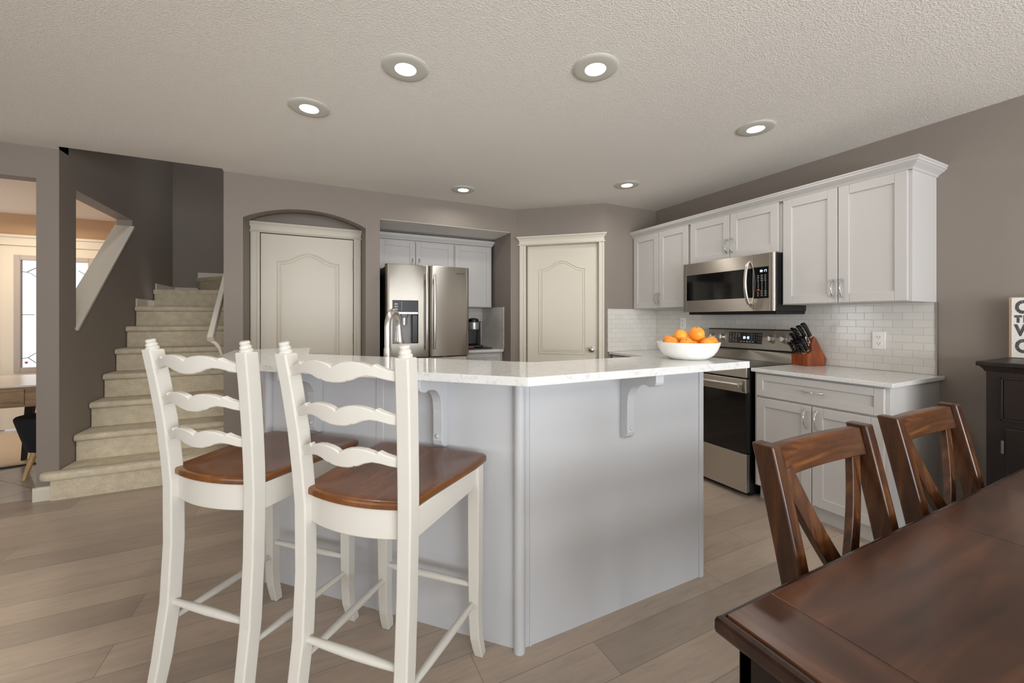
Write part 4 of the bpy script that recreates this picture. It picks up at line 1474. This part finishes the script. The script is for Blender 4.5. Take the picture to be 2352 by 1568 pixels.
def make_stool(label):
    s_ = thing('bar_stool', label, 'stool', (0, 0, 0), 0, 'bar stools at the breakfast bar')
    # rear posts / legs: x half spacing, y, by height
    prof = [(0.0, 0.186, -0.262), (0.12, 0.181, -0.240), (0.30, 0.178, -0.216), (0.50, 0.178, -0.205), (0.70, 0.181, -0.204), (0.80, 0.185, -0.210), (0.92, 0.190, -0.220), (1.05, 0.198, -0.236), (1.155, 0.205, -0.252)]
    for sg in (-1, 1):
        secs = []
        for z, hx, y in prof:
            w = 0.0215 if z > 0.7 else 0.0215 + 0.0 * z
            if z < 0.3:
                w = 0.0185 + 0.003 * z / 0.3
            secs.append((sg * hx, y, z, w, 0.023 if z > 0.1 else 0.020))
        lg = MB().post(secs)
        lo = lg.build('back_post', M['stool_white'], s_, bevel=0.005, seg=3)
        T_ = Matrix.Translation((sg * 0.205, -0.252, 1.154)) @ Matrix.Rotation(R(12), 4, 'X')
        MB().lathe([(0.001, 0), (0.018, 0), (0.019, 0.003), (0.0185, 0.008), (0.0145, 0.011), (0.0165, 0.015), (0.016, 0.019), (0.0125, 0.023), (0.014, 0.027), (0.0145, 0.031), (0.012, 0.035), (0.001, 0.036)], 20, T_).build('finial', M['stool_white'], lo)
    for sg in (-1, 1):
        secs = []
        for z, dy_, w in ((0.0, 0.028, 0.0165), (0.03, 0.019, 0.018), (0.08, 0.006, 0.019), (0.16, 0.0, 0.0195), (0.40, 0.0, 0.0215), (0.64, 0.0, 0.0225), (0.727, 0.0, 0.0225)):
            secs.append((sg * (0.198 + 0.25 * dy_), 0.205 + dy_, z, w, w))
        MB().post(secs).build('front_leg', M['stool_white'], s_, bevel=0.004, seg=3)
    # seat
    n = 40
    def half(y):
        t = (y + 0.225) / 0.465
        return 0.186 + 0.050 * min(1, t * 1.25) - 0.012 * max(0, t - 0.8) * 5 * max(0, t - 0.8)
    outl = []
    for k in range(13):
        t = k / 12
        x = -0.19 + 0.38 * t
        outl.append((x, -0.204 - 0.034 * (1 - (2 * t - 1) ** 2)))
    for y in (-0.15, -0.05, 0.05, 0.13, 0.19):
        outl.append((half(y), y))
    for a_ in range(0, 91, 18):
        outl.append((0.206 + 0.03 * cos(R(a_)), 0.213 + 0.03 * sin(R(a_))))
    for k in range(1, 8):
        t = 1 - 2 * k / 8
        outl.append((0.206 * t, 0.243 + 0.008 * (1 - t * t)))
    for a_ in range(90, 181, 18):
        outl.append((-0.206 + 0.03 * cos(R(a_)), 0.213 + 0.03 * sin(R(a_))))
    for y in (0.19, 0.13, 0.05, -0.05, -0.15):
        outl.append((-half(y), y))
    def ring(sc_, z, dish):
        return [(x * sc_, 0.01 + (y - 0.01) * sc_, z) for x, y in outl]
    zs = 0.728
    rings = [ring(0.97, zs, 0), ring(1.0, zs + 0.004, 0), ring(1.0, zs + 0.018, 0), ring(0.988, zs + 0.023, 0)]
    rings += [ring(0.93, zs + 0.0235, 0), ring(0.80, zs + 0.0205, 0), ring(0.60, zs + 0.017, 0), ring(0.35, zs + 0.015, 0), ring(0.08, zs + 0.0145, 0)]
    MB().loft(rings).build('seat', M['seat_wood'], s_, ang=60)
    # aprons
    ap = MB()
    ap.box(-0.18, 0.18, 0.198, 0.218, 0.645, 0.728)
    for sg in (-1, 1):
        ap.prism([(sg * 0.175, -0.19), (sg * 0.193, -0.19), (sg * 0.211, 0.20), (sg * 0.193, 0.20)], 0.645, 0.728, 'z')
    o1 = [(-0.175 + 0.35 * k / 12, -0.197 - 0.034 * (1 - (2 * k / 12 - 1) ** 2)) for k in range(13)]
    i1 = [(x, y + 0.022) for x, y in o1][::-1]
    ap.prism(o1 + i1, 0.645, 0.728, 'z', smooth=True)
    ap.build('apron', M['stool_white'], s_, bevel=0.003)
    # ladder slats
    for z, hx, y in ((1.114, 0.196, -0.246), (0.994, 0.189, -0.230), (0.876, 0.184, -0.216)):
        op = slat_outline(hx, z)
        def bow(x):
            return y - 0.038 * (1 - (x / hx) ** 2)
        b = MB()
        m_ = len(op)
        def lean(zz):
            return -(zz - z) * 0.18
        vs = [(x, bow(x) - 0.009 + lean(zz), zz) for x, zz in op] + [(x, bow(x) + 0.009 + lean(zz), zz) for x, zz in op]
        fs = []
        for k in range(m_):
            j = (k + 1) % m_
            fs.append((k, j, m_ + j, m_ + k))
        # front and back faces as quads between top and bottom edges
        nt = 25
        xs_t = op[:nt]
        xs_b = op[nt:][::-1]
        def interp(lst, x):
            for q in range(len(lst) - 1):
                if lst[q][0] - 1e-9 <= x <= lst[q + 1][0] + 1e-9:
                    d_ = lst[q + 1][0] - lst[q][0]
                    t = 0 if d_ < 1e-9 else (x - lst[q][0]) / d_
                    return lst[q][1] * (1 - t) + lst[q + 1][1] * t
            return lst[-1][1]
        allx = sorted({round(p[0], 6) for p in xs_t} | {round(p[0], 6) for p in xs_b})
        rings = []
        for x in allx:
            zt_, zb_ = interp(xs_t, x), interp(xs_b, x)
            c_ = 0.003
            rings.append([(x, bow(x) - 0.009 + lean(zb_), zb_ + c_), (x, bow(x) - 0.009 + lean(zt_), zt_ - c_), (x, bow(x) - 0.006 + lean(zt_), zt_), (x, bow(x) + 0.009 + lean(zt_), zt_), (x, bow(x) + 0.009 + lean(zb_), zb_), (x, bow(x) - 0.006 + lean(zb_), zb_)])
        MB().loft(rings, smooth=True).build('back_slat', M['stool_white'], s_, ang=28)
    # turned stretchers
    def turned(p, q):
        p, q = Vector(p), Vector(q)
        ts = (0, 0.06, 0.25, 0.5, 0.75, 0.94, 1)
        rs = (0.0085, 0.0095, 0.012, 0.0135, 0.012, 0.0095, 0.0085)
        return MB().tube([tuple(p + (q - p) * t) for t in ts], list(rs), 12).build('stretcher', M['stool_white'], s_)
    turned((-0.17, -0.216, 0.300), (0.17, -0.216, 0.300))
    turned((-0.19, 0.205, 0.272), (0.19, 0.205, 0.272))
    for sg in (-1, 1):
        turned((sg * 0.179, -0.21, 0.235), (sg * 0.196, 0.20, 0.215))
    return s_


sA = make_stool('white ladder-back bar stool with a brown seat, closer to the corner post')
sA.location = (0.243, 1.384, 0)
sA.rotation_euler = (0, 0, R(-45))
sB = copy_tree(sA)
sB.location = (-0.168, 1.771, 0)
sB.rotation_euler = (0, 0, R(-43))
tag(sB, 'white ladder-back bar stool with a brown seat, closer to the staircase')

# ================================================================== DINING TABLE AND CHAIRS
tb = thing('dining_table', 'dark glossy wooden dining table in the near corner', 'table', (0, 0, 0))
TX0, TX1, TY0, TY1 = 0.621, 2.62, -0.52, 0.447
sa, sb_ = 1.386, 1.83


def board(x0, x1, name, mat='table'):
    b = MB().box(x0, x1, TY0, TY1, 0.740, 0.760)
    return b.build(name, M[mat], tb, bevel=0.0015)


board(TX0, TX0 + 0.118, 'end_board', 'table_end')
board(TX0 + 0.1182, sa - 0.0008, 'top_half')
board(sa + 0.0008, sb_ - 0.0008, 'leaf')
board(sb_ + 0.0008, TX1 - 0.1184, 'top_half')
board(TX1 - 0.118, TX1, 'end_board', 'table_end')
ed = MB()
edge = [(-0.03, 0.724), (0.010, 0.724), (0.0125, 0.727), (0.0135, 0.732), (0.0135, 0.746), (0.0115, 0.752), (0.007, 0.7555), (0.003, 0.756), (0.001, 0.752), (-0.03, 0.735)]
ed.sweep([(TX1, TY1), (TX0, TY1), (TX0, TY0), (TX1, TY0), (TX1, TY1)][:4], edge)
ed.build('edge_moulding', M['walnut_rim'], tb)
MB().box(TX0 + 0.03, TX1 - 0.03, TY0 + 0.03, TY1 - 0.03, 0.715, 0.739).build('underframe', M['table'], tb)
ap = MB()
ax, ay = 0.012, 0.012
ap.box(TX0 + ax, TX1 - ax, TY1 - ay - 0.024, TY1 - ay, 0.625, 0.72).box(TX0 + ax, TX1 - ax, TY0 + ay, TY0 + ay + 0.024, 0.625, 0.72)
ap.box(TX0 + ax, TX0 + ax + 0.024, TY0 + ay, TY1 - ay, 0.625, 0.72).box(TX1 - ax - 0.024, TX1 - ax, TY0 + ay, TY1 - ay, 0.625, 0.72)
ap.build('apron', M['espresso'], tb, bevel=0.003)
for x in (TX0 + 0.105, TX1 - 0.105):
    for y in (TY0 + 0.105, TY1 - 0.105):
        MB().post([(x, y, 0, 0.035, 0.035), (x, y, 0.55, 0.045, 0.045), (x, y, 0.715, 0.045, 0.045)]).build('leg', M['espresso'], tb, bevel=0.004)


def make_chair(label):
    c_ = thing('dining_chair', label, 'chair', (0, 0, 0), 0, 'dining chairs at the dark table')
    # local: back towards +y, x to the right; posts lean backwards
    def py(z):
        return 0.0 if z < 0.46 else 0.10 * ((z - 0.46) / 0.515) ** 1.2
    for sg in (-1, 1):
        secs = []
        for z in (0.0, 0.2, 0.45, 0.55, 0.65, 0.75, 0.85, 0.93, 0.973):
            yy = py(z) + (0.05 * (1 - z / 0.45) if z < 0.45 else 0)
            secs.append((sg * (0.198 + 0.010 * max(0, z - 0.46)), yy, z, 0.0175, 0.024 if z > 0.45 else 0.022))
        MB().post(secs).build('back_post', M['walnut_z'], c_, bevel=0.004, seg=3)
    # curved top rail
    rings = []
    for k in range(17):
        x = -0.183 + 0.366 * k / 16
        bow = 0.010 * (1 - (x / 0.183) ** 2)
        rings.append([(x, py(0.898) - 0.010 + bow, 0.898), (x, py(0.966) - 0.010 + bow, 0.966), (x, py(0.966) + 0.012 + bow, 0.966), (x, py(0.898) + 0.012 + bow, 0.898)])
    MB().loft(rings, smooth=True).build('top_rail', M['walnut_x'], c_, bevel=0.003, ang=30)
    # crossed back bars
    for sg in (-1, 1):
        rings = []
        for k in range(21):
            t = k / 20
            z = 0.912 - 0.44 * t
            u_ = 1 - t
            # bar sweeps from one post to the other in a soft S
            x = sg * (0.163 - 0.165 * t - 0.12 * t * t)
            dxdt = -sg * (0.16 + 0.24 * t)
            nx_ = Vector((0.44, 0, dxdt)).normalized()
            hw_ = 0.0215
            off = -0.004 if sg < 0 else 0.008
            yy = py(z) + off + 0.004
            a0 = Vector((x, 0, z)) - nx_ * hw_
            a1 = Vector((x, 0, z)) + nx_ * hw_
            rings.append([(a0.x, yy - 0.009, a0.z), (a1.x, yy - 0.009, a1.z), (a1.x, yy + 0.009, a1.z), (a0.x, yy + 0.009, a0.z)])
        MB().loft(rings, smooth=True).build('cross_bar', M['walnut_z'], c_, bevel=0.002, ang=30)
    MB().box(-0.19, 0.19, -0.012, 0.012, 0.43, 0.475).build('lower_rail', M['walnut_x'], c_, bevel=0.003)
    MB().prism([(-0.20, 0.02), (-0.222, -0.43), (0.222, -0.43), (0.20, 0.02)], 0.445, 0.475, 'z').build('seat', M['walnut_x'], c_, bevel=0.008, seg=3)
    MB().box(-0.2, 0.2, -0.41, -0.39, 0.38, 0.445).box(-0.205, -0.185, -0.40, 0, 0.38, 0.445).box(0.185, 0.205, -0.40, 0, 0.38, 0.445).build('apron', M['espresso'], c_)
    for sg in (-1, 1):
        MB().post([(sg * 0.195, -0.40, 0, 0.016, 0.016), (sg * 0.195, -0.40, 0.445, 0.021, 0.021)]).build('front_leg', M['walnut_z'], c_, bevel=0.003)
    return c_


c1_ = make_chair('dark wooden cross-back dining chair nearest to the breakfast bar')
c1_.location = (1.124, 0.467, 0)
c2_ = copy_tree(c1_)
c2_.location = (1.702, 0.467, 0)
tag(c2_, 'dark wooden cross-back dining chair nearest to the espresso sideboard')

# ================================================================== SIDEBOARD AND SIGN
sbd = thing('sideboard', 'espresso wooden sideboard against the right wall behind the dining chairs', 'sideboard', (0, 0, 0))
SX, SY0, SY1 = 2.905, -0.75, 0.735
MB().box(SX, XR - 0.003, SY0, SY1, 0.06, 1.008).build('body', M['espresso'], sbd, bevel=0.002)
MB().box(SX - 0.02, XR - 0.002, SY0 - 0.03, SY1 + 0.03, 1.028, 1.05).build('top', M['espresso'], sbd, bevel=0.004, seg=3)
MB().sweep([(XR - 0.01, SY0), (SX, SY0), (SX, SY1), (XR - 0.01, SY1)][::-1], [(-0.012, 1.0), (0.004, 1.004), (0.007, 1.012), (0.012, 1.02), (0.018, 1.028), (-0.012, 1.028)]).build('cornice', M['espresso'], sbd)
MB().box(SX + 0.02, XR - 0.02, SY0 + 0.02, SY1 - 0.02, 0, 0.06).build('plinth', M['espresso'], sbd)
# panels on the front: local x along -Y
SF = Matrix.Translation((SX, SY1, 0)) @ Matrix.Rotation(RW, 4, 'Z')
for k in range(3):
    x0 = 0.055 + 0.47 * k
    x1 = x0 + 0.43
    dd = MB()
    for q in ((x0, x1, 0.785, 0.975),):
        dd.box(q[0], q[1], -0.010, 0.0, q[2], q[3], SF)
    do = dd.build('drawer', M['espresso'], sbd, bevel=0.004)
    fm = MB()
    for q in ((x0 - 0.008, x1 + 0.008, 0.972, 0.98), (x0 - 0.008, x1 + 0.008, 0.778, 0.786), (x0 - 0.008, x0, 0.778, 0.98), (x1, x1 + 0.008, 0.778, 0.98)):
        fm.box(q[0], q[1], -0.014, 0.0, q[2], q[3], SF)
    fm.build('beading', M['espresso'], do, bevel=0.002)
    MB().ball((0.5 * (x0 + x1), -0.025, 0.88), 0.014, 14, SF).build('knob', M['nickel'], do)
    dd = shaker(x0 + 0.006, x1 - 0.006, 0.13, 0.745, 0.06, 0.016)
    do = dd.build('door', M['espresso'], sbd, loc=(SX - 0.016, SY1, 0), rot=RW, bevel=0.003)
    if k == 0:
        for z in (0.25, 0.655):
            MB().tube([(x0, -0.002, z - 0.03), (x0, -0.002, z + 0.03)], 0.005, 8).build('hinge', M['hinge_metal'], do)

sg_ = thing('sign_block', 'white wooden block sign with worn lettering standing on the sideboard', 'sign', (3.285, 0.752, 1.0505), RW)
MB().box(0, 0.30, 0.002, 0.036, 0, 0.318).build('board', M['sign_edge'], sg_, bevel=0.003)
MB().box(0.010, 0.294, -0.0005, 0.004, 0.003, 0.314).build('face', M['sign_board'], sg_)
for body, size, z in (('C', 0.088, 0.236), ('T', 0.046, 0.188), ('H', 0.046, 0.188), ('V', 0.078, 0.119), ('O', 0.092, 0.032)):
    text('lettering', body, size, M['sign_ink'], sg_, (0.050 if body == 'H' else 0.022, -0.0008, z), (R(90), 0, 0), 0.0005, sx=0.74, offset=0.0042)
